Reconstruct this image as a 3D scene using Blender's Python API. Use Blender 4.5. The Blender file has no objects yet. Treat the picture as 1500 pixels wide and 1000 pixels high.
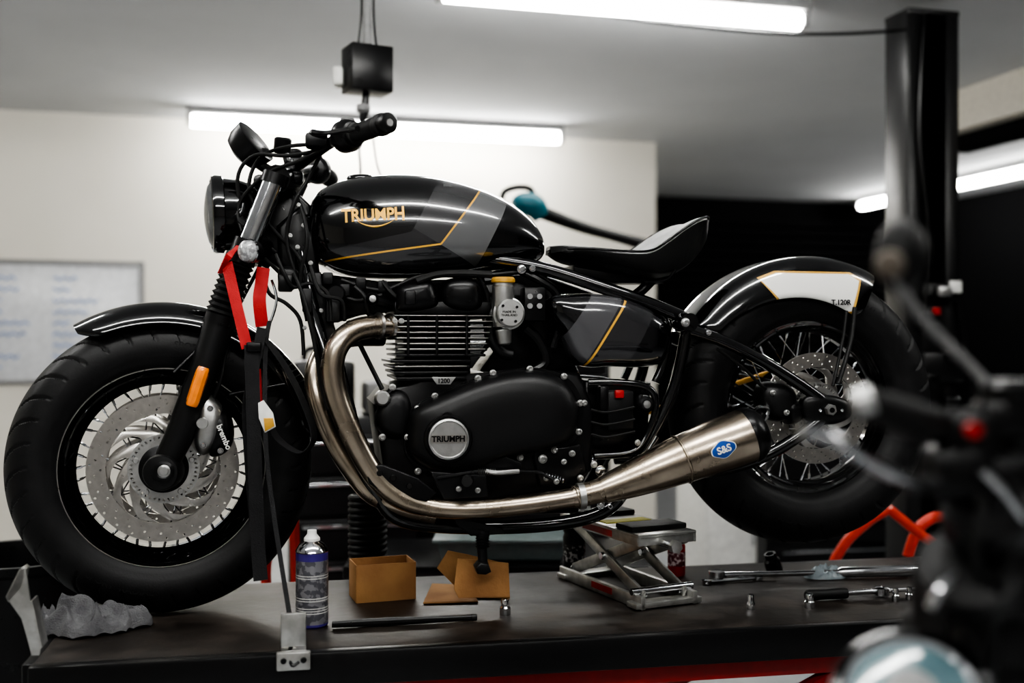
import bpy, bmesh, math, random
from mathutils import Vector, Matrix, noise
from mathutils.bvhtree import BVHTree
from mathutils.geometry import tessellate_polygon
random.seed(7)
F=1600.0; CZ=1.356
sin,cos,pi,rad=math.sin,math.cos,math.pi,math.radians
CAM=Vector((0,0,CZ))
V=Vector
class Fr:
    def __init__(s,th,o):
        s.th=th; s.o=V(o); s.ex=V((cos(th),sin(th),0)); s.ey=V((-sin(th),cos(th),0))
        s.M=Matrix.Translation(s.o)@Matrix.Rotation(th,4,'Z')
    def loc(s,w):
        d=V(w)-s.o; return V((d.dot(s.ex),d.dot(s.ey),d.z))
    def P(s,px,py,ly=0.0):
        d=V(((px-750)/F,1,-(py-500)/F))
        t=(ly+(s.o-CAM).dot(s.ey))/d.dot(s.ey)
        return s.loc(CAM+d*t)
    def H(s,px,py,z):
        d=V(((px-750)/F,1,-(py-500)/F)); t=(z-CZ)/d.z
        return s.loc(CAM+d*t)
BK=Fr(rad(10.8),(0,2.47,0))
RM=Fr(rad(15),(0,0,0))
WD=Fr(0,(0,0,0))
P=BK.P
# ---------------------------------------------------------------- materials
def newmat(name):
    m=bpy.data.materials.new(name); m.use_nodes=True
    nt=m.node_tree; bs=nt.nodes['Principled BSDF']; return m,nt,bs
def mat(name,col,rough=.5,metal=0,coat=0,nscale=40,nr=.08,bump=0,bscale=60,col2=None,trans=0,emis=0,ior=1.5,cmix=(.4,.65),spec=None):
    m,nt,bs=newmat(name)
    bs.inputs['Metallic'].default_value=metal
    bs.inputs['Coat Weight'].default_value=coat; bs.inputs['Coat Roughness'].default_value=.04
    bs.inputs['Transmission Weight'].default_value=trans; bs.inputs['IOR'].default_value=ior
    if spec is not None: bs.inputs['Specular IOR Level'].default_value=spec
    tc=nt.nodes.new('ShaderNodeTexCoord')
    nz=nt.nodes.new('ShaderNodeTexNoise'); nz.inputs['Scale'].default_value=nscale; nz.inputs['Detail'].default_value=5
    nt.links.new(tc.outputs['Object'],nz.inputs['Vector'])
    mr=nt.nodes.new('ShaderNodeMapRange'); mr.inputs['To Min'].default_value=max(0,rough-nr); mr.inputs['To Max'].default_value=min(1,rough+nr)
    nt.links.new(nz.outputs['Fac'],mr.inputs['Value']); nt.links.new(mr.outputs[0],bs.inputs['Roughness'])
    c2=col2 or tuple(c*.85 for c in col)
    cr=nt.nodes.new('ShaderNodeValToRGB')
    cr.color_ramp.elements[0].position=cmix[0]; cr.color_ramp.elements[1].position=cmix[1]
    cr.color_ramp.elements[0].color=(*col,1); cr.color_ramp.elements[1].color=(*c2,1)
    nt.links.new(nz.outputs['Fac'],cr.inputs['Fac']); nt.links.new(cr.outputs['Color'],bs.inputs['Base Color'])
    if bump:
        n2=nt.nodes.new('ShaderNodeTexNoise'); n2.inputs['Scale'].default_value=bscale; n2.inputs['Detail'].default_value=6
        nt.links.new(tc.outputs['Object'],n2.inputs['Vector'])
        bp=nt.nodes.new('ShaderNodeBump'); bp.inputs['Strength'].default_value=bump; bp.inputs['Distance'].default_value=.003
        nt.links.new(n2.outputs['Fac'],bp.inputs['Height']); nt.links.new(bp.outputs[0],bs.inputs['Normal'])
    if emis:
        bs.inputs['Emission Color'].default_value=(*col,1); bs.inputs['Emission Strength'].default_value=emis
    return m
def paint(name,base,regions,rough=.12,coat=1.0,metal=0):
    """gloss paint; regions = [(convex polygon in object x,z , colour, metallic)]"""
    m,nt,bs=newmat(name)
    bs.inputs['Roughness'].default_value=rough; bs.inputs['Coat Weight'].default_value=coat; bs.inputs['Coat Roughness'].default_value=.03
    bs.inputs['Metallic'].default_value=metal
    tc=nt.nodes.new('ShaderNodeTexCoord'); sp=nt.nodes.new('ShaderNodeSeparateXYZ'); nt.links.new(tc.outputs['Object'],sp.inputs[0])
    def M(op,a,b,c=None):
        n=nt.nodes.new('ShaderNodeMath'); n.operation=op
        for i,v in enumerate((a,b,c)):
            if v is None: continue
            if isinstance(v,(int,float)): n.inputs[i].default_value=v
            else: nt.links.new(v,n.inputs[i])
        return n.outputs[0]
    cur=None; curc=(*base,1)
    for poly,col,_ in regions:
        pts=[(p.x,p.z) for p in poly]
        ar=sum(pts[i][0]*pts[(i+1)%len(pts)][1]-pts[(i+1)%len(pts)][0]*pts[i][1] for i in range(len(pts)))
        if ar<0: pts=pts[::-1]
        mk=None
        for i in range(len(pts)):
            (x0,z0),(x1,z1)=pts[i],pts[(i+1)%len(pts)]
            a=-(z1-z0); b=(x1-x0); c=-(a*x0+b*z0)
            t=M('MULTIPLY_ADD',sp.outputs['Z'],b,c); t=M('MULTIPLY_ADD',sp.outputs['X'],a,t); t=M('GREATER_THAN',t,0.0)
            mk=t if mk is None else M('MULTIPLY',mk,t)
        mx=nt.nodes.new('ShaderNodeMix'); mx.data_type='RGBA'
        nt.links.new(mk,mx.inputs[0])
        if cur is None: mx.inputs[6].default_value=curc
        else: nt.links.new(cur,mx.inputs[6])
        mx.inputs[7].default_value=(*col,1); cur=mx.outputs[2]
    if cur: nt.links.new(cur,bs.inputs['Base Color'])
    else: bs.inputs['Base Color'].default_value=curc
    return m
BG=mat('black_gloss_paint',(.003,.003,.0035),.1,coat=.8,nr=.03)
BM=mat('black_matte_powdercoat',(.006,.006,.0065),.4,bump=.1,bscale=500,nr=.06,spec=.4)
BM2=mat('black_satin',(.005,.005,.0055),.3,nr=.08,spec=.4)
RB=mat('tyre_rubber',(.006,.006,.0065),.5,bump=.12,bscale=220,col2=(.009,.009,.0095),spec=.35)
RB2=mat('soft_rubber',(.005,.005,.005),.55,spec=.4)
CH=mat('chrome',(.75,.76,.78),.1,1,nr=.05)
AL=mat('cast_aluminium',(.55,.55,.54),.36,1,bump=.1,bscale=300)
ST=mat('brushed_steel_exhaust',(.50,.43,.35),.26,1,nscale=14,nr=.07,col2=(.34,.285,.225))
DS=mat('disc_steel',(.55,.53,.50),.3,1,nscale=60,nr=.08)
GD=mat('gold_leaf',(.75,.42,.08),.35,.5)
LEA=mat('seat_leather',(.006,.006,.006),.4,bump=.3,bscale=350,spec=.45)
RED=mat('red_webbing',(.42,.012,.012),.7,bump=.3,bscale=400)
BCL=mat('black_webbing',(.006,.006,.007),.8,bump=.4,bscale=400)
ORG=mat('orange_reflector',(.9,.25,.02),.2,coat=1)
BLU=mat('blue_badge',(.02,.08,.35),.3,coat=1)
WHT=mat('white_paint',(.75,.75,.72),.4)
GLS=mat('clear_lens',(.8,.84,.86),.08,0,trans=.85,nr=.03)
GREY=mat('grey_plastic',(.25,.25,.25),.5)
CRD=mat('cardboard',(.42,.225,.09),.85,bump=.3,bscale=120,col2=(.34,.17,.07),nscale=12)
TRED=mat('red_enamel',(.38,.012,.01),.35)
ORED=mat('orange_red_enamel',(.65,.045,.02),.35)
TEAL=mat('teal_plastic',(.0,.10,.13),.4)
CLTH=mat('grey_towel',(.15,.15,.155),.95,bump=1.0,bscale=320,col2=(.09,.09,.095),nscale=30)
GZ=mat('galvanised_steel',(.6,.6,.58),.33,.9,nscale=30,nr=.12,col2=(.42,.42,.4))
# ---------------------------------------------------------------- builder
def spline(pts,k=6,closed=False):
    pts=[tuple(p) for p in pts]; n=len(pts); out=[]
    rng=n if closed else n-1
    for i in range(rng):
        if closed: p0,p1,p2,p3=pts[(i-1)%n],pts[i],pts[(i+1)%n],pts[(i+2)%n]
        else: p0,p1,p2,p3=pts[max(i-1,0)],pts[i],pts[i+1],pts[min(i+2,n-1)]
        for j in range(k):
            t=j/k
            out.append(tuple(.5*((2*b)+(-a+c)*t+(2*a-5*b+4*c-d)*t*t+(-a+3*b-3*c+d)*t**3) for a,b,c,d in zip(p0,p1,p2,p3)))
    if not closed: out.append(pts[-1])
    return out
class Bld:
    def __init__(s,name,fr=BK,parent=None,ang=35):
        s.n=name; s.fr=fr; s.par=parent; s.v=[]; s.f=[]; s.mi=[]; s.m=[]; s.xf=None; s.ang=ang
    def add(s,vs,fs,m):
        if m not in s.m: s.m.append(m)
        k=s.m.index(m); o=len(s.v)
        if s.xf is not None: vs=[s.xf@V(v) for v in vs]
        s.v+= [tuple(v) for v in vs]; s.f+=[tuple(i+o for i in f) for f in fs]; s.mi+=[k]*len(fs)
    def done(s):
        me=bpy.data.meshes.new(s.n); me.from_pydata(s.v,[],s.f)
        for m in s.m: me.materials.append(m)
        me.polygons.foreach_set('material_index',s.mi); me.validate(); me.update()
        bm=bmesh.new(); bm.from_mesh(me); bmesh.ops.recalc_face_normals(bm,faces=bm.faces); bm.to_mesh(me); bm.free()
        me.shade_smooth(); me.set_sharp_from_angle(angle=rad(s.ang))
        ob=bpy.data.objects.new(s.n,me); bpy.context.collection.objects.link(ob)
        if s.par: ob.parent=s.par
        else: ob.matrix_world=s.fr.M
        return ob
    # --- prims
    def tube(s,pts,r,m,n=12,k=6,cap=True,smooth=True,closed=False,sy=1.0):
        rs=r if isinstance(r,(list,tuple)) else [r]*len(pts)
        q=[tuple(p)+(rr,) for p,rr in zip(pts,rs)]
        if smooth and len(q)>2: q=spline(q,k,closed)
        c=[V(a[:3]) for a in q]; rr=[a[3] for a in q]; N=len(c)
        T=[]
        for i in range(N):
            if closed: t=c[(i+1)%N]-c[(i-1)%N]
            else: t=c[min(i+1,N-1)]-c[max(i-1,0)]
            T.append(t.normalized() if t.length>1e-9 else V((1,0,0)))
        u=T[0].orthogonal().normalized(); vs=[]; fs=[]
        for i in range(N):
            u=(u-T[i]*u.dot(T[i])); u=u.normalized() if u.length>1e-6 else T[i].orthogonal().normalized()
            w=T[i].cross(u)
            for j in range(n):
                a=2*pi*j/n; vs.append(c[i]+(u*cos(a)+w*sin(a))*rr[i])
        for i in range(N if closed else N-1):
            i2=(i+1)%N
            for j in range(n):
                j2=(j+1)%n; fs.append((i*n+j,i*n+j2,i2*n+j2,i2*n+j))
        if cap and not closed: fs.append(tuple(range(n-1,-1,-1))); fs.append(tuple((N-1)*n+j for j in range(n)))
        s.add(vs,fs,m)
    def lathe(s,prof,o,ax,m,n=32,closed=False,capends=True):
        """prof: [(r,h)] along axis ax from o"""
        ax=V(ax).normalized(); u=ax.orthogonal().normalized(); w=ax.cross(u); o=V(o); vs=[];fs=[]
        for r,h in prof:
            for j in range(n):
                a=2*pi*j/n; vs.append(o+ax*h+(u*cos(a)+w*sin(a))*max(r,1e-5))
        N=len(prof)
        for i in range(N if closed else N-1):
            i2=(i+1)%N
            for j in range(n):
                j2=(j+1)%n; fs.append((i*n+j,i*n+j2,i2*n+j2,i2*n+j))
        if not closed and capends: fs.append(tuple(range(n-1,-1,-1))); fs.append(tuple((N-1)*n+j for j in range(n)))
        s.add(vs,fs,m)
    def cyl(s,a,b,r,m,n=20,r2=None,ch=.1):
        a=V(a);b=V(b);L=(b-a).length;r2=r if r2 is None else r2; c=min(ch*min(r,r2),L*.3)
        s.lathe([(r-c,0),(r,c),(r2,L-c),(r2-c,L)],a,b-a,m,n)
    def box(s,c,sz,m,rot=None,bev=None):
        bm=bmesh.new(); bmesh.ops.create_cube(bm,size=1)
        for v in bm.verts: v.co=V((v.co.x*sz[0],v.co.y*sz[1],v.co.z*sz[2]))
        bv=min(sz)*.15 if bev is None else bev
        if bv>0: bmesh.ops.bevel(bm,geom=bm.edges[:],offset=min(bv,min(sz)*.45),segments=2,affect='EDGES',profile=.5)
        R=rot.to_4x4() if rot else Matrix.Identity(4)
        c=V(c); bm.verts.index_update()
        s.add([c+(R@v.co) for v in bm.verts],[tuple(v.index for v in f.verts) for f in bm.faces],m); bm.free()
    def plate(s,loop,y0,y1,m,bev=0,holes=()):
        """loop list of (x,z) extruded between y0(near) and y1"""
        loops=[list(loop)]+[list(h) for h in holes]
        if not holes:
            bm=bmesh.new(); a=[bm.verts.new((x,y0,z)) for x,z in loop]; f=bm.faces.new(a)
            b=[bm.verts.new((x,y1,z)) for x,z in loop]; bm.faces.new(b[::-1]); n=len(loop)
            for i in range(n): bm.faces.new((a[i],b[i],b[(i+1)%n],a[(i+1)%n]))
            if bev: bmesh.ops.bevel(bm,geom=[e for e in bm.edges if abs(e.verts[0].co.y-e.verts[1].co.y)<1e-9],offset=bev,segments=3,affect='EDGES',profile=.5)
            bm.verts.index_update()
            s.add([v.co.copy() for v in bm.verts],[tuple(v.index for v in f.verts) for f in bm.faces],m); bm.free(); return
        flat=[p for l in loops for p in l]; N=len(flat)
        tri=tessellate_polygon([[V((x,z,0)) for x,z in l] for l in loops])
        vs=[(x,y0,z) for x,z in flat]+[(x,y1,z) for x,z in flat]
        fs=[tuple(t) for t in tri]+[tuple(i+N for i in t[::-1]) for t in tri]
        o=0
        for l in loops:
            n=len(l)
            for i in range(n): fs.append((o+i,o+(i+1)%n,N+o+(i+1)%n,N+o+i))
            o+=n
        s.add(vs,fs,m)
    def pl(s,pts,ly0,ly1,m,bev=.003,fr=None,sm=0):
        fr=fr or s.fr
        if sm: pts=spline(pts,sm,True)
        q=[fr.P(a,b,ly0) for a,b in pts]; s.plate([(p.x,p.z) for p in q],ly0,ly1,m,bev)
    def pillow(s,pts,ly,h,m,back=.01,k=5,pw=4,sm=True):
        if sm: pts=spline(pts,k,True)
        q=[s.fr.P(a,b,ly-h*.5) for a,b in pts]; n=len(q)
        cx=sum(p.x for p in q)/n; cz=sum(p.z for p in q)/n
        ss=[1,1,.985,.96,.92,.86,.75,.6,.4,.2,.02]; vs=[];fs=[]
        for i,t in enumerate(ss):
            y=ly+back if i==0 else ly-h*max(0,(1-t**pw))**.55
            for p in q: vs.append((cx+(p.x-cx)*t,y,cz+(p.z-cz)*t))
        for i in range(len(ss)-1):
            for j in range(n): fs.append((i*n+j,i*n+(j+1)%n,(i+1)*n+(j+1)%n,(i+1)*n+j))
        fs.append(tuple((len(ss)-1)*n+j for j in range(n))); fs.append(tuple(range(n)))
        s.add(vs,fs,m)
    def loft(s,st,m,n=40,k=8,ly=0):
        rows=spline(st,k); vs=[];fs=[]
        for r in rows:
            px,tp,bt,hw,e1,e2=r[:6]; yo=r[6] if len(r)>6 else 0
            A=s.fr.P(px,tp,ly); Bq=s.fr.P(px,bt,ly); zc=(A.z*.42+Bq.z*.58); hu=A.z-zc; hd=zc-Bq.z
            for j in range(n):
                a=2*pi*j/n; c_,s_=cos(a),sin(a); e=e1 if s_>0 else e2; h=hu if s_>0 else hd
                vs.append((A.x,ly+yo+hw*math.copysign(abs(c_)**(2/e),c_),zc+h*math.copysign(abs(s_)**(2/e),s_)))
        N=len(rows)
        for i in range(N-1):
            for j in range(n): fs.append((i*n+j,i*n+(j+1)%n,(i+1)*n+(j+1)%n,(i+1)*n+j))
        fs.append(tuple(range(n))); fs.append(tuple((N-1)*n+j for j in range(n)))
        s.add(vs,fs,m)
    def ribbon(s,pts,wv,m,th=.002,k=6,sm=True):
        if sm and len(pts)>2: pts=spline(pts,k)
        c=[V(p) for p in pts]; wv=V(wv); N=len(c); vs=[];fs=[]
        for i in range(N):
            t=(c[min(i+1,N-1)]-c[max(i-1,0)]).normalized(); w=wv-t*wv.dot(t); w=w.normalized()*wv.length
            nn=t.cross(w).normalized()*th/2
            vs+=[c[i]-w/2-nn,c[i]+w/2-nn,c[i]+w/2+nn,c[i]-w/2+nn]
        for i in range(N-1):
            for j in range(4): fs.append((i*4+j,i*4+(j+1)%4,i*4+4+(j+1)%4,i*4+4+j))
        fs+=[(0,1,2,3),tuple((N-1)*4+j for j in range(4))]
        s.add(vs,fs,m)
    def bolt(s,px,py,ly,m,r=.0055,h=.006):
        p=s.fr.P(px,py,ly); s.lathe([(r*1.25,0),(r*1.25,.0015),(r,.0015),(r,h),(r*.8,h+.001),(r*.5,h+.001),(r*.5,h-.002),(0,h-.002)],p,(0,-1,0),m,12)
def textmesh(txt,size,ext=.0008,bold=0):
    cu=bpy.data.curves.new('t','FONT'); cu.body=txt; cu.size=size; cu.extrude=ext; cu.align_x='CENTER'; cu.align_y='CENTER'; cu.offset=bold; cu.resolution_u=4
    ob=bpy.data.objects.new('t',cu); bpy.context.collection.objects.link(ob); bpy.context.view_layer.update()
    me=bpy.data.meshes.new_from_object(ob.evaluated_get(bpy.context.evaluated_depsgraph_get()))
    vs=[v.co.copy() for v in me.vertices]; fs=[tuple(p.vertices) for p in me.polygons]
    bpy.data.objects.remove(ob); bpy.data.curves.remove(cu); bpy.data.meshes.remove(me); return vs,fs
def circ(r,n,a0=0,cx=0,cz=0): return [(cx+r*cos(a0+2*pi*i/n),cz+r*sin(a0+2*pi*i/n)) for i in range(n)]
def bk(pts): return [P(a,b,c) for a,b,c in pts]
# ================================================================ MOTORCYCLE
moto=bpy.data.objects.new('motorcycle',None); bpy.context.collection.objects.link(moto); moto.matrix_world=BK.M
def part(n,ang=35): return Bld(n,BK,moto,ang)
ST_A=rad(7)
nut=P(240,690,-.115); WC=nut-V((.115*sin(ST_A),0,0)); WC.y=0
nutR=P(1215,600,-.15); RC=V((nutR.x,0,nutR.z))
FR_R=.312; RR_R=.325
TZ=WC.z-FR_R-.0005
XW=Matrix.Translation(WC)@Matrix.Rotation(ST_A,4,'Z')
XR=Matrix.Translation(RC)
def tyre(b,R,hw,rim,blocks=34):
    pr=[(rim-.004,-.62*hw),(rim+.014,-.86*hw),(rim+(R-rim)*.38,-hw),(rim+(R-rim)*.62,-.96*hw),(R-.02,-.76*hw),(R-.007,-.45*hw),(R,0),(R-.007,.45*hw),(R-.02,.76*hw),(rim+(R-rim)*.62,.96*hw),(rim+(R-rim)*.38,hw),(rim+.014,.86*hw),(rim-.004,.62*hw)]
    pr=spline(pr,6); N=720; n=len(pr); vs=[];fs=[]
    for i in range(N):
        a=2*pi*i/N
        for r,y in pr:
            t=abs(y)/hw; d=0
            if r>R-.06:
                q=(a*blocks/(2*pi)+ (t*1.3 if y<0 else t*1.3+.5))%1
                if q<.13 and .25<t<.985: d=.005
                if abs(t-.12)<.035: d=.0035
            if rim+.022<r<rim+.026 : d=-.0014
            vs.append(((r-d)*cos(a),y,(r-d)*sin(a)))
    for i in range(N):
        i2=(i+1)%N
        for j in range(n-1): fs.append((i*n+j,i*n+j+1,i2*n+j+1,i2*n+j))
    b.add(vs,fs,RB)
    vs,fs_=textmesh('SPORT  RADIAL',.02,.0006,.0004)
    for a0 in (rad(250),rad(70)):
        rr=rim+(R-rim)*.5; o=[]
        for v in vs:
            ang=a0+v.x/rr; r2=rr-v.y if a0>pi else rr+v.y
            if a0<pi: ang=a0-v.x/rr
            o.append(V((r2*cos(ang),-hw*.992-v.z,r2*sin(ang))))
        b.add(o,fs_,RB2)
def rimspokes(b,rim,hw,hubr=.045,hubw=.045,ns=40,dp=.030):
    w=hw*.66
    b.lathe([(rim+.008,-w-.004),(rim+.002,-w-.007),(rim-.006,-w),(rim-.009,-w*.8),(rim-.016,-w*.5),(rim-dp,-w*.25),(rim-dp,w*.25),(rim-.016,w*.5),(rim-.009,w*.8),(rim-.006,w),(rim+.002,w+.007),(rim+.008,w+.004)],(0,0,0),(0,1,0),BG,96,capends=False)
    b.lathe([(rim+.006,-w-.0065),(rim+.0045,-w-.008),(rim+.003,-w-.0078)],(0,0,0),(0,1,0),DS,96,capends=False)
    for i in range(ns):
        sd=1 if i%2 else -1; a=2*pi*i/ns; off=rad(62)*(1 if (i//2)%2 else -1)
        p0=V((hubr*cos(a+off),sd*hubw,hubr*sin(a+off))); p1=V(((rim-dp+.001)*cos(a),sd*.006,(rim-dp+.001)*sin(a)))
        b.tube([p0,p1],.0017,CH,6,smooth=False); b.tube([p1,p1+(p0-p1).normalized()*.013],.003,CH,6,smooth=False)
    b.lathe([(.0,-hubw-.01),(.03,-hubw-.01),(hubr+.006,-hubw-.004),(hubr+.006,-hubw+.006),(.034,-hubw+.012),(.03,0),(.034,hubw-.012),(hubr+.006,hubw-.006),(hubr+.006,hubw+.004),(.03,hubw+.01),(0,hubw+.01)],(0,0,0),(0,1,0),BM2,40)
def disc(b,y,ro,ri,rc,arms=10,sgn=1):
    holes=[circ(ri,72)]
    for k in range(26):
        for q,rr in enumerate((ri+(ro-ri)*.25,ri+(ro-ri)*.55,ri+(ro-ri)*.82)):
            a=2*pi*(k+q*.33)/26; holes.append(circ(.0026,8,0,rr*cos(a),rr*sin(a)))
    b.plate(circ(ro,96),y,y+.005,DS,holes=holes)
    for k in range(arms):
        a0=2*pi*k/arms; L=[];Rr=[]
        for t in range(9):
            u=t/8; r=rc-.004+(ri+.004-rc)*u; a=a0+sgn*rad(40)*u**1.3; w=(.0105+.010*abs(u-.5)*2)/r
            L.append((r*cos(a-w),r*sin(a-w))); Rr.append((r*cos(a+w),r*sin(a+w)))
        b.plate(L+Rr[::-1],y+.0003,y+.0047,DS,.0006)
    h2=[circ(rc-.022,48)]+[ [((rc-.006+dx)*cos(a+da),(rc-.006+dx)*sin(a+da)) for dx,da in ((-.004,-.03),(.002,-.03),(.002,.03),(-.004,.03))] for a in [2*pi*i/44 for i in range(44)]]
    b.plate(circ(rc,64),y-.004,y-.001,AL,holes=h2)
    b.lathe([(rc-.02,0),(rc-.022,-.004),(.035,-.012),(.02,-.014),(0,-.014)],(0,y,0),(0,1,0),BM2,40,capends=False)
    for i in range(5):
        a=2*pi*i/5+.3; b.lathe([(0,-.008),(.005,-.008),(.006,-.004),(.006,0)],((rc-.014)*cos(a),y-.003,(rc-.014)*sin(a)),(0,1,0),AL,10)
b=part('front_wheel'); b.xf=XW
tyre(b,FR_R,.066,.203); rimspokes(b,.203,.066); disc(b,-.064,.152,.114,.072); disc(b,.060,.152,.114,.072)
b.done()
b=part('rear_wheel'); b.xf=XR
tyre(b,RR_R,.078,.206); rimspokes(b,.206,.07,.05,.045); disc(b,-.088,.128,.094,.060,8)
b.lathe([(.0,.07),(.085,.07),(.09,.075),(.085,.08),(0,.08)],(0,0,0),(0,1,0),BM2,48)
b.done()
def fender(b,R,a0,a1,hw,d0,d1,m,th=.0035,na=60,nc=28,tip0=1,tip1=1,ex=2.6,inv=None):
    vs=[];fs=[]
    for i in range(na+1):
        u=i/na; a=a0+(a1-a0)*u; drop=d0+(d1-d0)*u
        s_=1-.55*max(0,(.08-u)/.08)**2*tip0-.55*max(0,(u-.92)/.08)**2*tip1
        row=[]
        for j in range(nc+1):
            t=sin((-1+2*j/nc)*pi/2); row.append((t*hw*s_**.5, R-drop*(1-(1-abs(t)**ex)**(1/1.6))*s_))
        row2=[(y*(1-th/hw),r-th) for y,r in row][::-1]
        for y,r in row+row2: vs.append((r*cos(a),y,r*sin(a)))
    n=2*(nc+1)
    for i in range(na):
        for j in range(n): fs.append((i*n+j,i*n+(j+1)%n,(i+1)*n+(j+1)%n,(i+1)*n+j))
    fs.append(tuple(range(n))); fs.append(tuple(na*n+j for j in range(n)))
    b.add(vs,fs,m)
b=part('front_fender',50); b.xf=XW
fender(b,.348,rad(8),rad(121),.078,.05,.045,BG)
for a in (rad(35),rad(70)):
    for y in (-.074,.074): b.tube([V((.30*cos(a),y,.30*sin(a))),V((.2*cos(a+.25),y*1.15,.2*sin(a+.25)))],.005,BM2,8,smooth=False)
b.done()
W=-.098
XRi=XR.inverted()
whitep=[XRi@P(x,y,W) for x,y in ((1116,409),(1140,399),(1247,401),(1262,411),(1247,456),(1163,462))]
goldp=[XRi@P(x,y,W) for x,y in ((1112,406),(1138,396),(1250,398),(1266,408),(1250,460),(1160,466))]
FP=paint('rear_fender_paint',(.003,.003,.0035),[(goldp,(.6,.35,.08),0),(whitep,(.8,.79,.76),0)])
b=Bld('rear_fender',BK,moto,50)
fender(b,.354,rad(62.5),rad(150),.100,.125,.05,FP,tip0=.35,ex=5)
ob=b.done(); ob.matrix_local=XR
b=part('rear_fender_stay')
for sg in (-1,1):
    mm=(lambda q: q) if sg<0 else (lambda q: V((q.x,-q.y,q.z)))
    b.tube([mm(P(1252,450,-.105)),mm(P(1246,500,-.115)),mm(P(1228,562,-.13))],.0055,RB2,8)
    b.tube([mm(P(1240,455,-.105)),mm(P(1234,500,-.112)),mm(P(1220,565,-.13))],.004,RB2,8)
vs,fs=textmesh('T.120R',.0165,.0004,.0006)
q=P(1232,443,-.104); b.add([(q.x+v.x,q.y-.001-v.z,q.z+v.y) for v in vs],fs,BM)
b.done()
# ---- forks
def far(q,sh=.0): return V((q.x-2*abs(q.y)*sin(ST_A),-q.y,q.z))
def both(fn):
    fn(lambda q:q); fn(far)
b=part('front_fork')
FY=-.108
def fork(tr):
    t=lambda px,py,ly=FY: tr(P(px,py,ly))
    b.tube([t(246,672),t(262,640),t(300,540),t(322,472)],[.027,.029,.030,.031],BM,20,smooth=False)
    ax=t(240,690)
    b.lathe([(0,-.036),(.014,-.036),(.016,-.033),(.034,-.03),(.037,-.024),(.037,.022),(.03,.03),(0,.03)],ax,(0.12,1,0) ,BM,32)
    b.tube([t(322,475),t(326,462)],[.034,.034],BM2,20,smooth=False)
    A=t(326,464); Bq=t(352,386); pr=[]; Lg=(Bq-A).length
    for i in range(37):
        u=i/36; pr.append(((.026 if i%4 in(0,) else .033 if i%4==2 else .0295)-.003*u,Lg*u))
    b.lathe(pr,A,Bq-A,RB2,24)
    b.tube([t(350,392),t(402,262)],.0225,CH,20,smooth=False)
    b.tube([t(352,386),t(364,352)],.029,BM2,20,smooth=False)
    b.tube([t(400,270),t(405,255)],[.028,.028],BM2,20,smooth=False)
both(fork)
b.lathe([(.0,0),(.008,0),(.009,.003),(.013,.004),(.015,.01)],P(240,690,-.151),(0,1,0),AL,20)
b.lathe([(.010,0),(.015,-.002),(.020,0),(.020,.006)],P(240,690,-.146),(0,1,0),BM2,24)
a0=P(281,592,-.141);a1=P(298,540,-.141)
b.tube([a0+(a0-a1)*.04,a0,(a0+a1)/2,a1,a1+(a1-a0)*.04],[.006,.0125,.0135,.0125,.006],ORG,10,k=3)
for px,py,h in ((362,362,.03),(405,262,.03)):
    A=P(px,py,FY); Bq=far(A); mid=(A+Bq)/2+V((.035,0,.004))
    b.tube([A,mid-V((0,.04,0)),mid+V((0,.04,0)),Bq],[.030,.032,.032,.030],BM2,14)
b.tube([(P(372,385,0)),P(430,262,0)],.034,BM2,20,smooth=False)
b.done()
b=part('front_brake_caliper')
b.pillow([(296,578),(318,588),(328,612),(318,650),(296,668),(284,650),(288,612)],-.098,.030,AL,back=.03,pw=3)
b.pillow([(310,590),(334,606),(341,640),(330,664),(306,668),(312,630)],-.090,.034,BM2,back=.03,pw=3)
for px,py in ((308,598),(298,652),(323,660)): b.bolt(px,py,-.126,CH,.005)
b.lathe([(0,0),(.011,0),(.012,.003),(.012,.012)],P(296,620,-.133),(0,1,0),AL,20)
vs,fs=textmesh('brembo',.017,.0004,.0004); q=P(328,640,-.126); R=Matrix.Rotation(rad(-68),3,'Z')
b.add([(q.x+(R@v).x,q.y-v.z,q.z+(R@v).y) for v in vs],fs,WHT)
b.tube(bk([(312,585,-.1),(322,560,-.1),(330,520,-.09),(345,460,-.08),(375,400,-.05),(400,350,-.03)]),.004,RB2,8)
b.done()
b=part('headlight')
c=P(340,314,0); ax=V((-.99,-.12,-.04)).normalized()
b.lathe([(.0,-.085),(.02,-.083),(.045,-.07),(.064,-.045),(.074,-.015),(.077,.015),(.079,.02)],c,ax,BG,48)
b.lathe([(.079,.018),(.083,.02),(.084,.035),(.081,.042),(.075,.044),(.073,.04)],c,ax,BG,48,capends=False)
b.lathe([(.075,.04),(.06,.05),(.04,.055),(.02,.058),(0,.059)],c,ax,GLS,48,capends=False)
b.lathe([(.075,.036),(.05,.01),(.02,-.01),(0,-.012)],c,ax,BM2,48,capends=False)
b.lathe([(.0,.02),(.03,.018),(.032,.0)],c,ax,CH,32,capends=False)
b.tube([c+ax*-.02+V((0,-.07,-.02)),c+V((.05,-.08,-.05)),P(366,362,-.1)],.012,BM2,10)
b.tube([c+V((.03,0,-.06)),c+V((.08,0,-.08)),P(385,365,0)],.016,BM2,10)
b.done()
b=part('indicator_lamp')
LNS=mat('indicator_lens',(.62,.63,.64),.12,0,coat=1,trans=.3,nscale=90,col2=(.3,.3,.31),cmix=(.48,.56))
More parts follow.
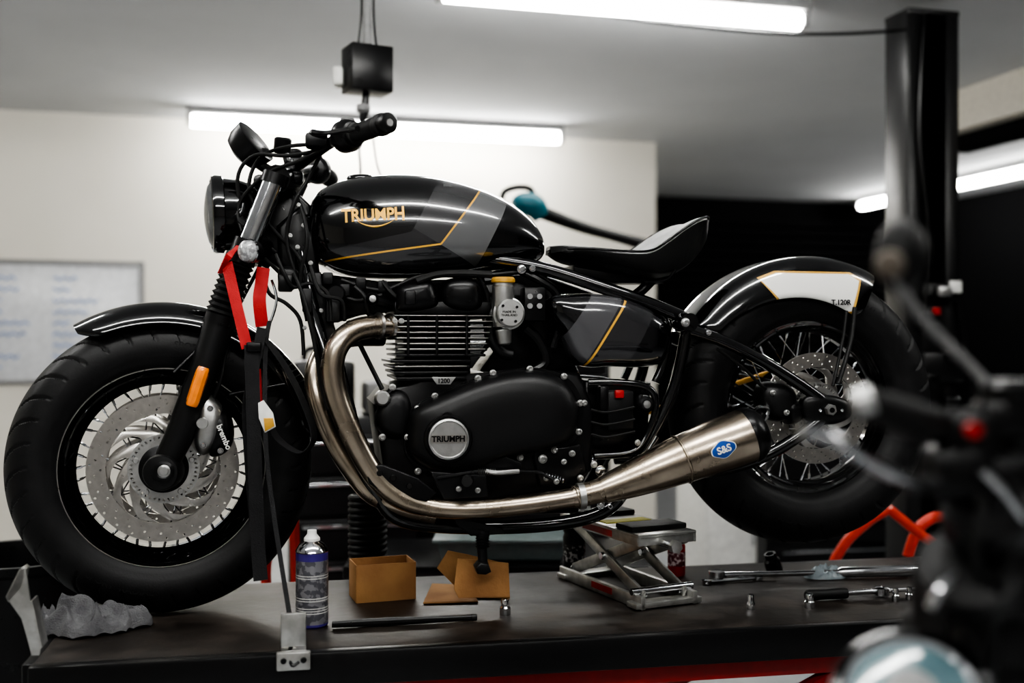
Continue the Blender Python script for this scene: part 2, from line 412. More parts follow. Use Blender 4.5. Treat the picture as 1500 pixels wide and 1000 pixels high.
for tr in (lambda q:q,far):
    c=tr(P(366,368,-.18)); ax=(-.62,-.78,0)
    b.lathe([(0,-.028),(.014,-.027),(.022,-.015),(.024,0),(.024,.004)],c,ax,BM2,24)
    b.lathe([(.0235,.003),(.021,.012),(.013,.018),(0,.02)],c,ax,LNS,24,capends=False)
    b.lathe([(.0245,0),(.0255,.003),(.0245,.006)],c,ax,CH,24,capends=False)
    b.tube([c+V((.012,0,0)),tr(P(378,365,-.12))],.007,BM2,8,smooth=False)
b.done()
b=part('instrument_gauge')
c=P(366,214,-.02); ax=V((.62,-.25,.5)).normalized()
b.lathe([(0,-.034),(.02,-.034),(.040,-.026),(.049,-.008),(.051,.012),(.0515,.018),(.047,.02)],c,ax,BM2,40)
b.lathe([(.047,.018),(.04,.0165),(0,.0165)],c,ax,GLS,40,capends=False)
b.tube([c-ax*.02,c+V((.03,0,-.045)),P(415,258,0)],.011,BM2,10)
c=P(414,212,.03); b.lathe([(0,-.02),(.016,-.02),(.019,-.012),(.019,.012),(.014,.016),(0,.016)],c,(.1,-.2,1),BM2,24)
b.tube([c,P(425,250,.02)],.008,BM2,8,smooth=False)
b.done()
b=part('handlebar')
nb=bk([(422,246,.0),(436,243,-.04),(460,226,-.11),(488,207,-.18),(512,199,-.23),(563,182,-.355)])
fb=[far(q) for q in nb[1:]]
b.tube(nb[::-1]+fb,.0115,BM2,14)
for s_ in (0,1):
    tr=(lambda q:q) if s_==0 else far
    g0=tr(P(520,196,-.25)); g1=tr(P(563,182,-.355)); d=(g1-g0); Lh=d.length
    pr=[(.012,0),(.0225,.002),(.0225,.008)]+[(.0195 if i%2 else .0182,.010+i*(Lh-.03)/30) for i in range(30)]+[(.022,Lh-.014),(.022,Lh-.004),(.018,Lh)]
    b.lathe(pr,g0,d,RB2,24)
    b.lathe([(.019,0),(.020,.003),(.020,.018),(.017,.022),(.009,.023),(.008,.020),(0,.020)],g1-d.normalized()*.002,d,BM2,24)
    b.lathe([(.0,.0235),(.007,.0235),(.008,.021)],g1-d.normalized()*.002,d,AL,16,capends=False)
    s0=tr(P(498,202,-.205)); s1=tr(P(520,196,-.25))
    b.lathe([(.014,0),(.026,.004),(.033,.014),(.033,.036),(.026,.048),(.016,.052)],s0,s1-s0,BM2,24)
    b.box((s0+s1)/2+V((.0,0,.024)),(.03,.03,.022),BM2,bev=.006)
    b.box((s0+s1)/2+V((-.024,0,-.006)),(.02,.035,.03),BM2,bev=.006)
    lv=[s0+V((-.03,0,.004)),s0+V((-.055,-.03 if s_==0 else .03,.004)),g0+V((-.055,0,0)),g1+V((-.05,0,-.01))]
    b.tube(lv,[.008,.007,.0055,.006],BM2,8)
    m0=tr(P(478,214,-.16)); b.box(m0+V((-.02,0,.01)),(.045,.05,.03),BM,bev=.008)
    if s_: b.lathe([(.018,0),(.02,.003),(.02,.022),(.016,.026),(0,.026)],m0+V((-.03,0,.02)),(0,0,1),BM2,20)
for ly in (-.035,.035):
    q=P(426,256,ly); b.lathe([(.018,-.03),(.02,-.026),(.02,.02),(.018,.026)],q,(.25,0,1),BM2,20)
    b.cyl(q+V((0,0,.026)),q+V((0,0,.034)),.006,CH,12)
b.box(P(425,268,0),(.06,.19,.028),BM2,bev=.01)
b.box(P(400,268,-.06),(.08,.05,.03),BM2,bev=.01)
b.done()
b=part('control_cables')
paths=[[(480,215,-.17),(440,235,-.13),(390,255,-.1),(350,300,-.07),(360,350,-.08),(400,390,-.07),(430,420,-.06)],
[(470,220,-.15),(420,228,-.12),(372,228,-.09),(348,262,-.07),(362,330,-.06),(405,370,-.06)],
[(478,212,-.16),(425,214,-.12),(380,232,-.08),(365,280,-.07),(395,330,-.07),(440,380,-.09),(450,430,-.1)],
[(470,225,-.12),(450,265,-.11),(430,300,-.11),(420,350,-.1),(432,400,-.1)],
[(440,240,.1),(400,250,.09),(375,275,.06),(380,330,.02),(410,380,0)],
[(420,262,-.06),(440,300,-.1),(450,350,-.12),(440,410,-.11),(450,470,-.1)],
[(404,372,-.12),(416,400,-.13),(430,420,-.12),(455,415,-.11),(480,430,-.12),(485,470,-.12)],
[(385,400,-.09),(395,430,-.1),(420,445,-.1),(440,470,-.1),(445,520,-.1)],
[(430,400,-.11),(446,440,-.13),(460,500,-.135),(470,560,-.13),(480,600,-.13)],
[(455,390,-.11),(470,430,-.13),(500,440,-.13),(505,470,-.12)]]
for p_ in paths: b.tube(bk(p_),.0042,RB2,8)
b.tube(bk([(372,500,-.12),(392,480,-.12),(405,440,-.11),(398,410,-.1)]),.003,CH,8)
b.done()
b=part('radiator')
b.pl([(440,398),(470,398),(532,640),(506,655)],-.085,.1,BM2,.006)
for i in range(22):
    u=i/21; b.box(P(440+62*u-3,402+245*u,-.0),(.004,.16,.003),AL,bev=0)
b.pl([(405,330),(440,300),(462,350),(470,410),(430,418),(408,385)],-.07,.07,BM2,.01)
b.pl([(380,290),(425,270),(455,300),(458,350),(420,400),(378,372)],-.05,.05,BM2,.01)
b.pillow([(410,392),(432,392),(440,412),(425,425),(408,412)],-.09,.02,BM,back=.02)
b.box(P(418,415,-.1),(.03,.03,.035),BM2,bev=.004)
b.box(P(450,440,-.12),(.02,.02,.05),BM,bev=.004)
b.box(P(488,455,-.11),(.03,.02,.05),BM,bev=.005)
b.lathe([(0,-.012),(.016,-.012),(.02,-.006),(.02,.01)],P(492,430,-.1),(0,1,0),BM2,20)
for x,y in ((438,300),(445,330),(436,362),(455,385),(425,345),(470,455),(486,500),(500,560),(446,480)): b.bolt(x,y,-.1,AL,.004)
b.done()
# ---- frame
b=part('frame')
def mir(pts): return [V((q.x,-q.y,q.z)) for q in pts]
def both2(pts,r,m=BG,n=14):
    q=bk(pts); b.tube(q,r,m,n); b.tube(mir(q),r,m,n)
both2([(428,300,-.03),(440,380,-.06),(462,470,-.1),(490,570,-.125),(520,660,-.13),(550,720,-.125),(590,762,-.12),(700,772,-.12),(820,766,-.12),(890,745,-.12),(925,700,-.13),(962,640,-.13)],.0155)
both2([(425,320,-.03),(520,330,-.06),(680,372,-.08),(790,392,-.11),(880,420,-.125),(960,448,-.13),(1008,468,-.13)],.0145)
both2([(1008,468,-.13),(1003,500,-.13),(990,560,-.13),(965,620,-.13),(935,680,-.13),(930,705,-.13)],.0135)
both2([(958,448,-.12),(975,475,-.12),(975,520,-.12),(960,560,-.12)],.010)
both2([(862,560,-.135),(900,560,-.14),(945,566,-.14),(960,585,-.14),(955,620,-.14),(930,660,-.14),(870,668,-.14)],.008)
b.lathe([(.0,-.03),(.02,-.028),(.022,-.02),(.022,.03)],P(1004,472,-.15),(0,1,0),BG,20)
b.bolt(1004,472,-.178,AL,.008)
b.bolt(1038,487,-.155,CH,.005)
b.pl([(855,556),(955,560),(950,640),(925,672),(862,668)],-.09,.08,BM2,.01)
b.box(P(905,600,-.12),(.06,.05,.085),BM,bev=.006)
b.box(P(883,585,-.13),(.02,.03,.06),BM2,bev=.004)
b.box(P(907,577,-.15),(.020,.012,.018),TRED,bev=.003)
b.lathe([(0,-.012),(.012,-.012),(.018,-.006),(.02,0),(.02,.03)],P(945,592,-.14),(0,1,0),BM,24); b.lathe([(0,-.016),(.008,-.015),(.01,-.01)],P(945,592,-.14),(0,1,0),AL,16,capends=False)
b.bolt(880,690,-.14,CH,.010,.01); b.bolt(880,740,-.13,CH,.007); b.bolt(893,741,-.13,CH,.006)
b.bolt(856,590,-.15,AL); b.bolt(934,648,-.15,AL)
for y in (600,618,636): b.tube(bk([(866,y,-.15),(890,y+4,-.155),(930,y-4,-.15)]),.003,RB2,6)
b.done()
b=part('swingarm')
sw=[(1006,482,-.13),(1060,500,-.14),(1120,530,-.15),(1175,565,-.15),(1212,592,-.15)]
q=bk(sw); b.tube(q,.0135,BG,14); b.tube(mir(q),.0135,BG,14)
sw=[(950,690,-.13),(1040,690,-.14),(1110,672,-.15),(1165,642,-.15),(1212,606,-.15)]
q=bk(sw); b.tube(q,.014,BG,14); b.tube(mir(q),.014,BG,14)
b.pillow([(1180,582),(1215,578),(1245,588),(1248,610),(1220,622),(1182,616)],-.15,.016,BM2,back=.016)
b.lathe([(0,-.012),(.012,-.012),(.014,-.009),(.014,0)],P(1215,600,-.164),(0,1,0),AL,6)
b.lathe([(.0,-.014),(.006,-.014),(.006,-.01)],P(1215,600,-.164),(0,1,0),BM2,12,capends=False)
for px in (1200,1232): b.bolt(px,601,-.163,CH,.004)
b.cyl(RC+V((0,-.16,0)),RC+V((0,.16,0)),.011,AL)
b.pillow([(1120,565),(1150,560),(1168,575),(1166,605),(1142,618),(1118,600)],-.115,.035,BM,back=.03,pw=3)
b.pillow([(1150,590),(1172,590),(1178,612),(1158,622)],-.12,.03,BM2,back=.02)
b.bolt(1132,575,-.148,AL); b.bolt(1152,604,-.15,AL)
b.tube(bk([(1125,572,-.13),(1110,560,-.14),(1090,540,-.14),(1050,510,-.14)]),.0035,RB2,8)
b.tube(bk([(1100,610,-.13),(1112,596,-.14),(1126,600,-.14),(1116,622,-.14)]),.005,CH,8)
for i in range(60):
    u=i/59; p0=P(930,610,.1); pA=V((p0.x+(RC.x-p0.x)*u,.105,p0.z*(1-u)+(RC.z+.085)*u))
    b.box(pA,(.012,.006,.012),GD,bev=.002)
b.done()
# ---- tank
LY=-.125
def pp(*pts): return [P(x,y,LY) for x,y in pts]
def lq(a,c,w=1.6):
    d=V((c[0]-a[0],c[1]-a[1])).normalized(); n=V((-d.y,d.x))*w
    return pp((a[0]+n.x,a[1]+n.y),(c[0]+n.x,c[1]+n.y),(c[0]-n.x,c[1]-n.y),(a[0]-n.x,a[1]-n.y))
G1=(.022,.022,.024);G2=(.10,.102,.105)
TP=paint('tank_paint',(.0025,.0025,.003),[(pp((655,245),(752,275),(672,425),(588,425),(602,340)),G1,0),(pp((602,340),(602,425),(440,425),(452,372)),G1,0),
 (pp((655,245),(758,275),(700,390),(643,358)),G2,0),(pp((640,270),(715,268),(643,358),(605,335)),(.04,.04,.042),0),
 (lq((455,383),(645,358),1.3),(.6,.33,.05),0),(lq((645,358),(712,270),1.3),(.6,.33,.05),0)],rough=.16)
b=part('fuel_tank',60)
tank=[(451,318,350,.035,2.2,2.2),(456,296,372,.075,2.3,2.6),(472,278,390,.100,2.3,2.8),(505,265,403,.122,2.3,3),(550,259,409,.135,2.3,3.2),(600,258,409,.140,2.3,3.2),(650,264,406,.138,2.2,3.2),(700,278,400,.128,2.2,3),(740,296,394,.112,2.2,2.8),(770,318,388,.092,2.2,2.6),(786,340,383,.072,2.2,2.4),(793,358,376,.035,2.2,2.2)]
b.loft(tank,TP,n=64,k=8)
vs0=[V(v) for v in b.v]; bvh=BVHTree.FromPolygons(vs0,b.f)
def onsurf(x,z,off=.0012):
    h=bvh.ray_cast(V((x,-1,z)),V((0,1,0)))
    return None if h[0] is None else h[0].y-off
seam=[]
for px,py in ((470,384),(490,396),(520,404),(560,407),(620,407),(680,402),(730,394),(770,386)):
    q=P(px,py-7,-.11); y=onsurf(q.x,q.z)
    if y is not None: seam.append(V((q.x,y,q.z)))
b.tube(seam,.0028,BG,8); b.tube([V((q.x,-q.y,q.z)) for q in seam],.0028,BG,8)
q=P(530,262,-.0); b.lathe([(.03,-.006),(.034,0),(.032,.008),(.02,.012),(0,.013)],V((q.x,0,q.z-.004)),(0,0,1),BG,32)
b.done()
b=part('tank_lettering')
vs,fs=textmesh('TRIUMPH',.034,.0006,.0009)
cq=P(547,315,-.13); R=Matrix.Rotation(rad(2.5),3,'Z')
o=[]
wx=max(v.x for v in vs)
for v in vs:
    w=R@V((v.x*.92,v.y,0)); sc=1+.22*abs(v.x/wx)**2; x=cq.x+w.x; z=cq.z+w.y*sc
    y=onsurf(x,z,.001); o.append(V((x,(y if y else -.13)-v.z,z)))
b.add(o,fs,GD)
sw=[]
for i in range(13):
    u=-1+i/6; x=cq.x+u*.042+.004; z=cq.z-.024+.016*u*u+.0015*u; y=onsurf(x,z,.0006)
    sw.append((x,y or -.13,z,.0004+.0020*(1-abs(u))))
b.tube([a[:3] for a in sw],[a[3] for a in sw],GD,8,k=2)
b.done()
# ---- seat
b=part('seat',60)
rows=[(803,361,374,.03),(822,359,384,.06),(855,361,392,.092),(893,366,402,.12),(926,366,409,.138),(950,352,410,.143),(975,334,403,.14),(997,322,385,.13),(1014,318,362,.105),(1022,324,344,.06)]
rr=spline(rows,6); vs=[];fs=[]; n=25
for px,tp,bt,hw in rr:
    A=P(px,tp,0);Bq=P(px,bt,0); u=(px-803)/231
    ring=[]
    for j in range(n):
        t=-1+2*j/(n-1); dish=.014*(1-t*t)*(1 if u>.35 else u/.35)
        zt=A.z-dish-.018*abs(t)**6
        ring.append((A.x-.012*(1-t*t)*max(0,u-.5),t*hw,zt))
    for j in range(n):
        t=1-2*j/(n-1); ring.append((A.x,t*hw*.9,Bq.z+.012*abs(t)**4))
    vs+=ring
m_=2*n
for i in range(len(rr)-1):
    for j in range(m_): fs.append((i*m_+j,i*m_+(j+1)%m_,(i+1)*m_+(j+1)%m_,(i+1)*m_+j))
fs+= [tuple(range(m_)),tuple((len(rr)-1)*m_+j for j in range(m_))]
b.add(vs,fs,LEA)
for sg in (-1,1):
    b.tube([V((P(px,tp,0).x,sg*hw*.99,P(px,tp,0).z-.012)) for px,tp,bt,hw in rr[6:-2]],.0028,BM2,6,k=2)
b.pl([(840,388),(930,408),(985,404),(975,414),(900,414),(840,400)],-.05,.05,BM2,.004)
b.tube(bk([(960,405,-.04),(940,425,-.04),(920,440,-.04)]),.012,BM2,10)
b.tube(bk([(990,395,-.13),(975,410,-.12),(945,413,-.1)]),.003,BM2,6)
b.done()
# ---- side panel
LY=-.15
SP=paint('side_panel_paint',(.003,.003,.004),[(pp((872,425),(975,425),(905,560),(810,560)),G1,0),(pp((872,425),(915,432),(855,535),(822,500)),(.07,.07,.075),0),(lq((917,440),(853,545),1.6),(.6,.33,.05),0)],rough=.14)
b=part('side_panel',60)
b.pillow([(806,436),(835,430),(880,430),(925,438),(965,458),(985,480),(984,510),(972,532),(940,538),(895,537),(862,538),(842,525),(825,490),(808,462)],-.12,.045,SP,back=.06,pw=5)
b.done()
# ---- engine
b=part('engine')
b.pl([(548,592),(572,566),(640,552),(760,540),(850,545),(872,600),(868,690),(810,722),(700,732),(610,728),(562,690)],-.125,.16,BM,.012)
cov=[(600,668),(597,630),(604,602),(632,584),(690,560),(745,545),(790,543),(828,556),(848,585),(851,618),(838,645),(802,660),(762,668),(728,678),(690,694),(640,694)]
b.pillow(cov,-.14,.05,BM,back=.03,pw=7)
cxx=sum(p[0] for p in cov)/len(cov); cyy=sum(p[1] for p in cov)/len(cov)
b.pl([(cxx+(x-cxx)*1.03,cyy+(y-cyy)*1.05) for x,y in cov],-.138,-.12,BM2,.002,sm=5)
b.pillow([(552,600),(575,572),(596,576),(604,604),(596,640),(568,642),(552,625)],-.12,.03,BM,back=.02)
b.lathe([(.050,.012),(.050,0),(.047,-.004),(.044,-.004),(.044,.004)],P(657,643,-.196),(0,1,0),BM2,48,capends=False)
b.lathe([(.044,0),(.042,-.006),(.038,-.007),(.036,-.005),(0,-.005)],P(657,643,-.197),(0,1,0),AL,48,capends=False)
vs,fs=textmesh('TRIUMPH',.0165,.0008,.0006); q=P(657,643,-.2035)
b.box(q+V((0,.001,0)),(.079,.001,.017),DS,bev=0)
b.add([(q.x+v.x,q.y-v.z,q.z+v.y) for v in vs],fs,BM2)
for px,py in ((612,598),(637,580),(700,554),(722,546),(776,540),(826,551),(850,590),(848,632),(812,659),(762,670),(720,684),(655,698),(612,690),(597,640)): b.bolt(px,py,-.146,AL,.006)
for px,py in ((555,585),(560,640),(575,567)): b.bolt(px,py,-.135,AL,.006)
b.lathe([(0,-.014),(.011,-.014),(.013,-.01),(.013,.01)],P(655,612,-.18),(0,1,0),BM2,16); b.lathe([(0,-.004),(.006,-.004),(.006,0)],P(655,612,-.193),(0,1,0),AL,12,capends=False)
b.lathe([(0,-.012),(.012,-.012),(.016,-.008),(.017,.01)],P(560,583,-.14),(0,1,0),AL,16)
def blk(x0,x1,y0,y1,ly0,ly1,m,bev=.004):
    a=P(x0,y0,ly0); c=P(x1,y1,ly0); b.box(((a.x+c.x)/2,(ly0+ly1)/2,(a.z+c.z)/2),(abs(c.x-a.x),ly1-ly0,abs(a.z-c.z)),m,bev=bev)
blk(592,690,455,560,-.115,.13,BM,.01)
for i in range(8):
    y=461+i*8.2; x0=575+i*.8; x1=727-i*2.2
    blk(x0,x1,y,y+3.6,-.14,.14,BM2,.0015)
    if i<7: blk(x0+3,x1-3,y+.2,y+1.9,-.1412,-.139,DS,.0003)
for i in range(4):
    y=527+i*8.5; blk(572+i*3,690-i*2,y,y+4,-.135,.14,BM2,.0015)
    if i==1: blk(576+i*3,686-i*2,y+.5,y+1.6,-.136,-.134,DS,.0003)
for x in (598,640,684): b.tube(bk([(x,462,-.1425),(x,520,-.1425)]),.003,BM,8,smooth=False)
blk(577,722,440,462,-.13,.13,BM,.008)
b.pillow([(580,440),(584,420),(602,412),(630,410),(640,425),(642,448),(610,456),(582,455)],-.12,.03,BM2,back=.1,pw=3)
b.pillow([(650,445),(650,415),(668,406),(696,408),(706,425),(706,450),(680,456)],-.12,.03,BM2,back=.1,pw=3)
b.box(P(601,436,-.15),(.022,.014,.03),BM,bev=.004)
b.tube(bk([(610,412,-.14),(640,402,-.14),(680,400,-.14),(720,402,-.14)]),.008,RB2,10)
for x in (568,578,588): b.bolt(x,470,-.142,AL,.005)
b.lathe([(0,-.02),(.009,-.02),(.012,-.014),(.014,.0),(.014,.02)],P(545,438,-.13),(0,1,0),BM2,16); b.lathe([(0,-.025),(.007,-.024),(.008,-.018)],P(545,438,-.13),(0,1,0),AL,12,capends=False)
b.tube(bk([(545,438,-.12),(570,445,-.1),(590,448,-.09)]),.012,BM2,10)
b.tube(bk([(520,420,-.12),(535,436,-.13),(540,460,-.12),(560,462,-.1)]),.005,RB2,8)
b.pl([(470,400),(560,412),(700,408),(790,390),(800,430),(760,450),(560,450),(500,470),(478,440)],-.05,.08,BM2,.01)
for pth in ([(500,410,-.09),(560,425,-.1),(620,404,-.1),(700,404,-.1),(780,396,-.1)],[(480,420,-.08),(520,440,-.1),(560,432,-.1)],[(560,412,-.1),(575,430,-.12),(590,440,-.12)],[(700,405,-.12),(712,425,-.12),(716,445,-.12)],[(510,470,-.09),(525,500,-.1),(545,540,-.1),(560,570,-.11)]): b.tube(bk(pth),.005,RB2,8)
for px,py in ((505,425),(528,415),(560,420),(480,408)): b.box(P(px,py,-.09),(.022,.03,.026),BM,bev=.004)
t0=P(737,480,-.15);t1=P(737,406,-.15); L=(t1-t0).length
b.lathe([(.012,0),(.021,.002),(.023,.02),(.021,.03),(.0235,.04),(.0235,L-.02),(.0215,L-.018),(.0215,L-.01)],t0,(0,0,1),AL,28)
b.lathe([(.024,L-.012),(.0255,L-.01),(.0255,L-.004),(.022,L),(0,L)],t0,(0,0,1),GD,28)
b.lathe([(.0,-.02),(.026,-.02),(.029,-.017),(.030,0),(.034,.002),(.034,.02)],P(746,459,-.165),(0,1,0),AL,36)
for a in range(4): 
    q=P(746,459,-.186); b.lathe([(0,-.003),(.003,-.003),(.003,0)],q+V((.021*cos(a*pi/2+.7),0,.021*sin(a*pi/2+.7))),(0,1,0),BM2,8)
b.lathe([(.016,0),(.018,.003),(.015,.03),(.010,.034)],P(737,482,-.15),(.1,0,-1),AL,20)
vs,fs=textmesh('MADE IN\nTHAILAND',.007,.0003); q=P(746,459,-.1865); b.add([(q.x+v.x,q.y-v.z,q.z+v.y) for v in vs],fs,BM2)
b.tube(bk([(718,440,-.1),(722,460,-.12),(718,490,-.12),(735,515,-.12),(750,520,-.12)]),.013,BM,12)
blk(768,800,420,470,-.14,-.09,BM2,.005)
for i in range(4): b.lathe([(0,-.004),(.006,-.004),(.006,0)],P(776+ (i%2)*14,434+(i//2)*14,-.14),(0,1,0),GREY,10)
b.tube(bk([(770,480,-.11),(790,500,-.11),(800,530,-.11),(780,545,-.11)]),.012,BM2,10)
b.tube(bk([(760,395,-.09),(790,410,-.1),(815,430,-.1),(820,470,-.1),(810,510,-.1)]),.010,BM2,10)
b.pl([(700,400),(800,396),(812,430),(830,500),(850,545),(700,548),(735,500)],-.06,.08,BM2,.01)
b.bolt(764,394,-.12,CH,.008); b.bolt(780,393,-.12,CH,.006)
b.pl([(632,552),(668,552),(660,563),(640,563)],-.175,-.172,AL,.001)
vs,fs=textmesh('1200',.013,.0004,.0003); q=P(650,558,-.176); b.add([(q.x+v.x,q.y-v.z,q.z+v.y) for v in vs],fs,BM2)
blk(600,850,720,752,-.08,.1,BM,.01)
b.pl([(780,660),(850,650),(862,690),(840,715),(790,712)],-.14,-.09,BM2,.006)
for px,py,r in ((795,672,.008),(838,664,.006),(850,700,.006),(800,700,.005),(870,680,.006)): b.bolt(px,py,-.145,AL,r)
b.done()
# ---- foot controls
b=part('foot_controls')
b.pl([(535,684),(560,680),(612,700),(640,722),(625,735),(570,728),(540,708)],-.2,-.19,BM2,.003)
for px,py in ((556,693),(576,700),(600,712)):
    q=P(px,py,-.202); b.lathe([(0,-.001),(.006,-.001),(.007,.002)],q,(0,1,0),BG,10)
b.tube(bk([(640,700,-.2),(690,692,-.205),(712,690,-.205)]),.0045,BM2,10); b.tube(bk([(712,690,-.205),(730,692,-.21),(760,690,-.205)]),.005,AL,10)
for i in range(9): b.lathe([(.0045,0),(.008,.0015),(.0045,.003)],P(700+i*3,691,-.205),(1,0,0),AL,12)
b.lathe([(0,-.02),(.010,-.02),(.012,-.016),(.012,.03)],P(684,702,-.2),(0,1,0),BM2,16)
for px,py in ((684,702),(672,716),(700,718),(815,705),(826,676)): b.bolt(px,py,-.212,AL,.005)
b.pl([(630,690),(712,696),(716,728),(650,732)],-.19,-.175,BM,.004)
b.pl([(700,665),(724,660),(764,678),(766,692),(735,700),(704,690)],-.175,-.165,BM2,.003)
b.tube(bk([(684,702,-.2),(684,705,-.27)]),.011,RB2,12,smooth=False)
b.tube(bk([(760,690,-.2),(790,692,-.19),(812,704,-.18)]),.004,BM2,8)
for i in range(8):
    b.lathe([(.005,0),(.0075,.002),(.005,.004)],P(795+i*4,694+i*1.3,-.18),(1,0,-.3),CH,10)
b.pl([(660,735),(672,733),(690,765),(735,772),(742,782),(690,785),(668,768)],-.18,-.168,BM,.003)
b.tube(bk([(708,775,-.17),(706,800,-.17),(708,828,-.17)]),[.016,.011,.010],BM,12)
b.pl([(697,832),(704,824),(716,826),(720,838),(712,842),(700,841)],-.19,-.15,BM,.004)
for i in range(6): b.lathe([(.009,0),(.0155,.003),(.009,.006)],P(707,778+i*4,-.17),(0,0,-1),BM2,14)
b.done()
# ---- exhaust
b=part('exhaust',40)
h1=[(585,478,-.11),(552,478,-.14),(520,484,-.165),(497,503,-.18),(487,535,-.185),(492,575,-.185),(508,620,-.185),(530,665,-.18),(555,703,-.18),(590,730,-.18),(635,743,-.18),(690,746,-.185),(760,740,-.19),(830,730,-.2),(862,723,-.2)]
b.tube(bk(h1),[.0235]*10+[.0205]*5,ST,24,k=8)
h2=[(560,492,.0),(510,494,-.03),(478,512,-.06),(462,545,-.08),(466,585,-.095),(485,635,-.1),(512,682,-.11),(545,722,-.115),(590,742,-.12),(640,752,-.13)]
b.tube(bk(h2),.0225,ST,24,k=8)
for px,py,ly in ((575,478,-.12),(558,477,-.135)):
    b.lathe([(.024,0),(.028,.002),(.028,.008),(.024,.01)],P(px,py,ly),(-1,-.4,0),DS,24)
mf=[(838,728,-.2,.0225),(850,726,-.2,.0245),(880,718,-.2,.026),(884,717,-.2,.029),(925,702,-.2,.0385),(965,686,-.2,.0465),(1003,671,-.2,.0525),(1040,657,-.2,.0565),(1075,645,-.2,.0595),(1096,637,-.2,.0600)]
qs=[P(a,c,d) for a,c,d,_ in mf]
b.tube(qs,[m[3] for m in mf],ST,40,k=4)
for i,w in ((6,.0003),(1,.0)):
    d=(qs[i+1]-qs[i]).normalized(); r=mf[i][3]; b.lathe([(r,-.003),(r+.0018,-.001),(r+.0018,.001),(r,.003)],qs[i]-d*.008,d,ST,40,capends=False)
d=(qs[-1]-qs[-2]).normalized(); e=qs[-1]
b.lathe([(.0605,-.006),(.0615,0),(.060,.012),(.050,.026),(.040,.034),(.030,.036),(.028,.036),(.028,.0),(0,0)],e,d,BM2,40,capends=False)
b.lathe([(.0245,0),(.028,.001),(.028,.014),(.0245,.015)],P(846,727,-.2),(1,0,.1),AL,24)
b.box(P(858,742,-.2),(.02,.01,.014),AL,bev=.003)
b.tube([P(1085,655,-.17),P(1110,628,-.15),P(1118,605,-.145)],.006,BM2,8)
q=P(1060,658,-.262); tt=math.atan2(d.z,d.x)
pr=[]
for i in range(28):
    a=2*pi*i/28; x=.029*cos(a); z=.0175*sin(a)*(1+.12*cos(4*a)); pr.append((x,z))
def bad(loop,y,m,sc):
    vv=[];
    for ring,off in ((1,.0),(1,-.0015),(0.0,-.0015)):
        for x,z in loop:
            X=x*sc*ring;Z=z*sc*ring; yy=q.y+off+ (Z*Z)/(2*.058)
            vv.append((q.x+X*cos(tt)-Z*sin(tt),yy+y,q.z+X*sin(tt)+Z*cos(tt)))
    n=len(loop); ff=[]
    for i in range(2):
        for j in range(n): ff.append((i*n+j,i*n+(j+1)%n,(i+1)*n+(j+1)%n,(i+1)*n+j))
    b.add(vv,ff,m)
bad(pr,0,WHT,1.0); bad(pr,-.0008,BLU,.92)
vs,fs=textmesh('S&S',.021,.0004,.0006)
b.add([(q.x+v.x*cos(tt)-v.y*sin(tt),q.y-.0035-v.z,q.z+v.x*sin(tt)+v.y*cos(tt)) for v in vs],fs,WHT)
b.done()
# ---- straps
b=part('tie_down_strap')
b.ribbon(bk([(332,384,-.15),(345,440,-.16),(362,510,-.17)]),(.022,0,.004),RED)
b.ribbon(bk([(322,400,-.15),(333,378,-.16),(350,360,-.14)]),(.010,.005,.008),RED)
b.ribbon(bk([(386,392,-.12),(383,415,-.13),(380,440,-.14),(384,478,-.13)]),(.026,.004,0),RED)
b.ribbon(bk([(378,540,-.15),(380,590,-.17),(384,612,-.17)]),(.012,.003,0),RED)
b.pl([(378,590),(386,586),(400,605),(404,625),(388,634),(379,612)],-.185,-.18,WHT,.001); b.pl([(386,612),(400,612),(402,624),(388,632)],-.187,-.184,GD,.001)
b.ribbon(bk([(368,505,-.175),(371,600,-.18),(374,700,-.185),(378,800,-.19),(382,850,-.2)]),(.028,.004,0),BCL)
b.ribbon(bk([(384,480,-.16),(376,520,-.17),(368,560,-.175),(362,600,-.17),(366,680,-.17),(372,760,-.18)]),(.020,.006,0),BCL)
b.ribbon(bk([(392,500,-.14),(420,540,-.15),(445,590,-.16),(460,640,-.16),(440,662,-.16),(405,640,-.16),(388,600,-.16)]),(.012,.03,0),BCL)
b.ribbon(bk([(395,470,-.13),(390,500,-.15),(388,560,-.17),(390,660,-.19),(402,760,-.23),(424,900,-.345)]),(.009,0,0),BCL)
b.box(P(372,508,-.175),(.03,.014,.02),BM2,bev=.004)
b.done()
# ================================================================ BENCH / LIFT TABLE
TB=mat('bench_top',(.014,.011,.009),.45,0,nscale=9,nr=.16,col2=(.05,.04,.033),bump=.25,bscale=40,cmix=(.45,.75),spec=.4)
TBK=mat('bench_black_steel',(.004,.004,.0045),.35,bump=.1,bscale=60,spec=.4)
xl=P(48,900,-.345).x; xr=P(1378,840,.22).x; yn=-.345; yf=.235
b=Bld('lift_table')
b.box(((xl+xr)/2,(yn+yf)/2,TZ-.008),(xr-xl,yf-yn,.016),TB,bev=.003)
b.box(((xl+xr)/2,yn-.002,TZ-.034),(xr-xl+.01,.04,.066),TBK,bev=.006)
b.box(((xl+xr)/2,yf,TZ-.034),(xr-xl+.01,.04,.066),TBK,bev=.006)
for x in (xl,xr): b.box((x,(yn+yf)/2,TZ-.034),(.04,yf-yn,.066),TBK,bev=.006)
for x in (xl+.5,(xl+xr)/2,xr-.5): b.box((x,(yn+yf)/2,TZ-.04),(.05,yf-yn,.04),TBK,bev=.004)
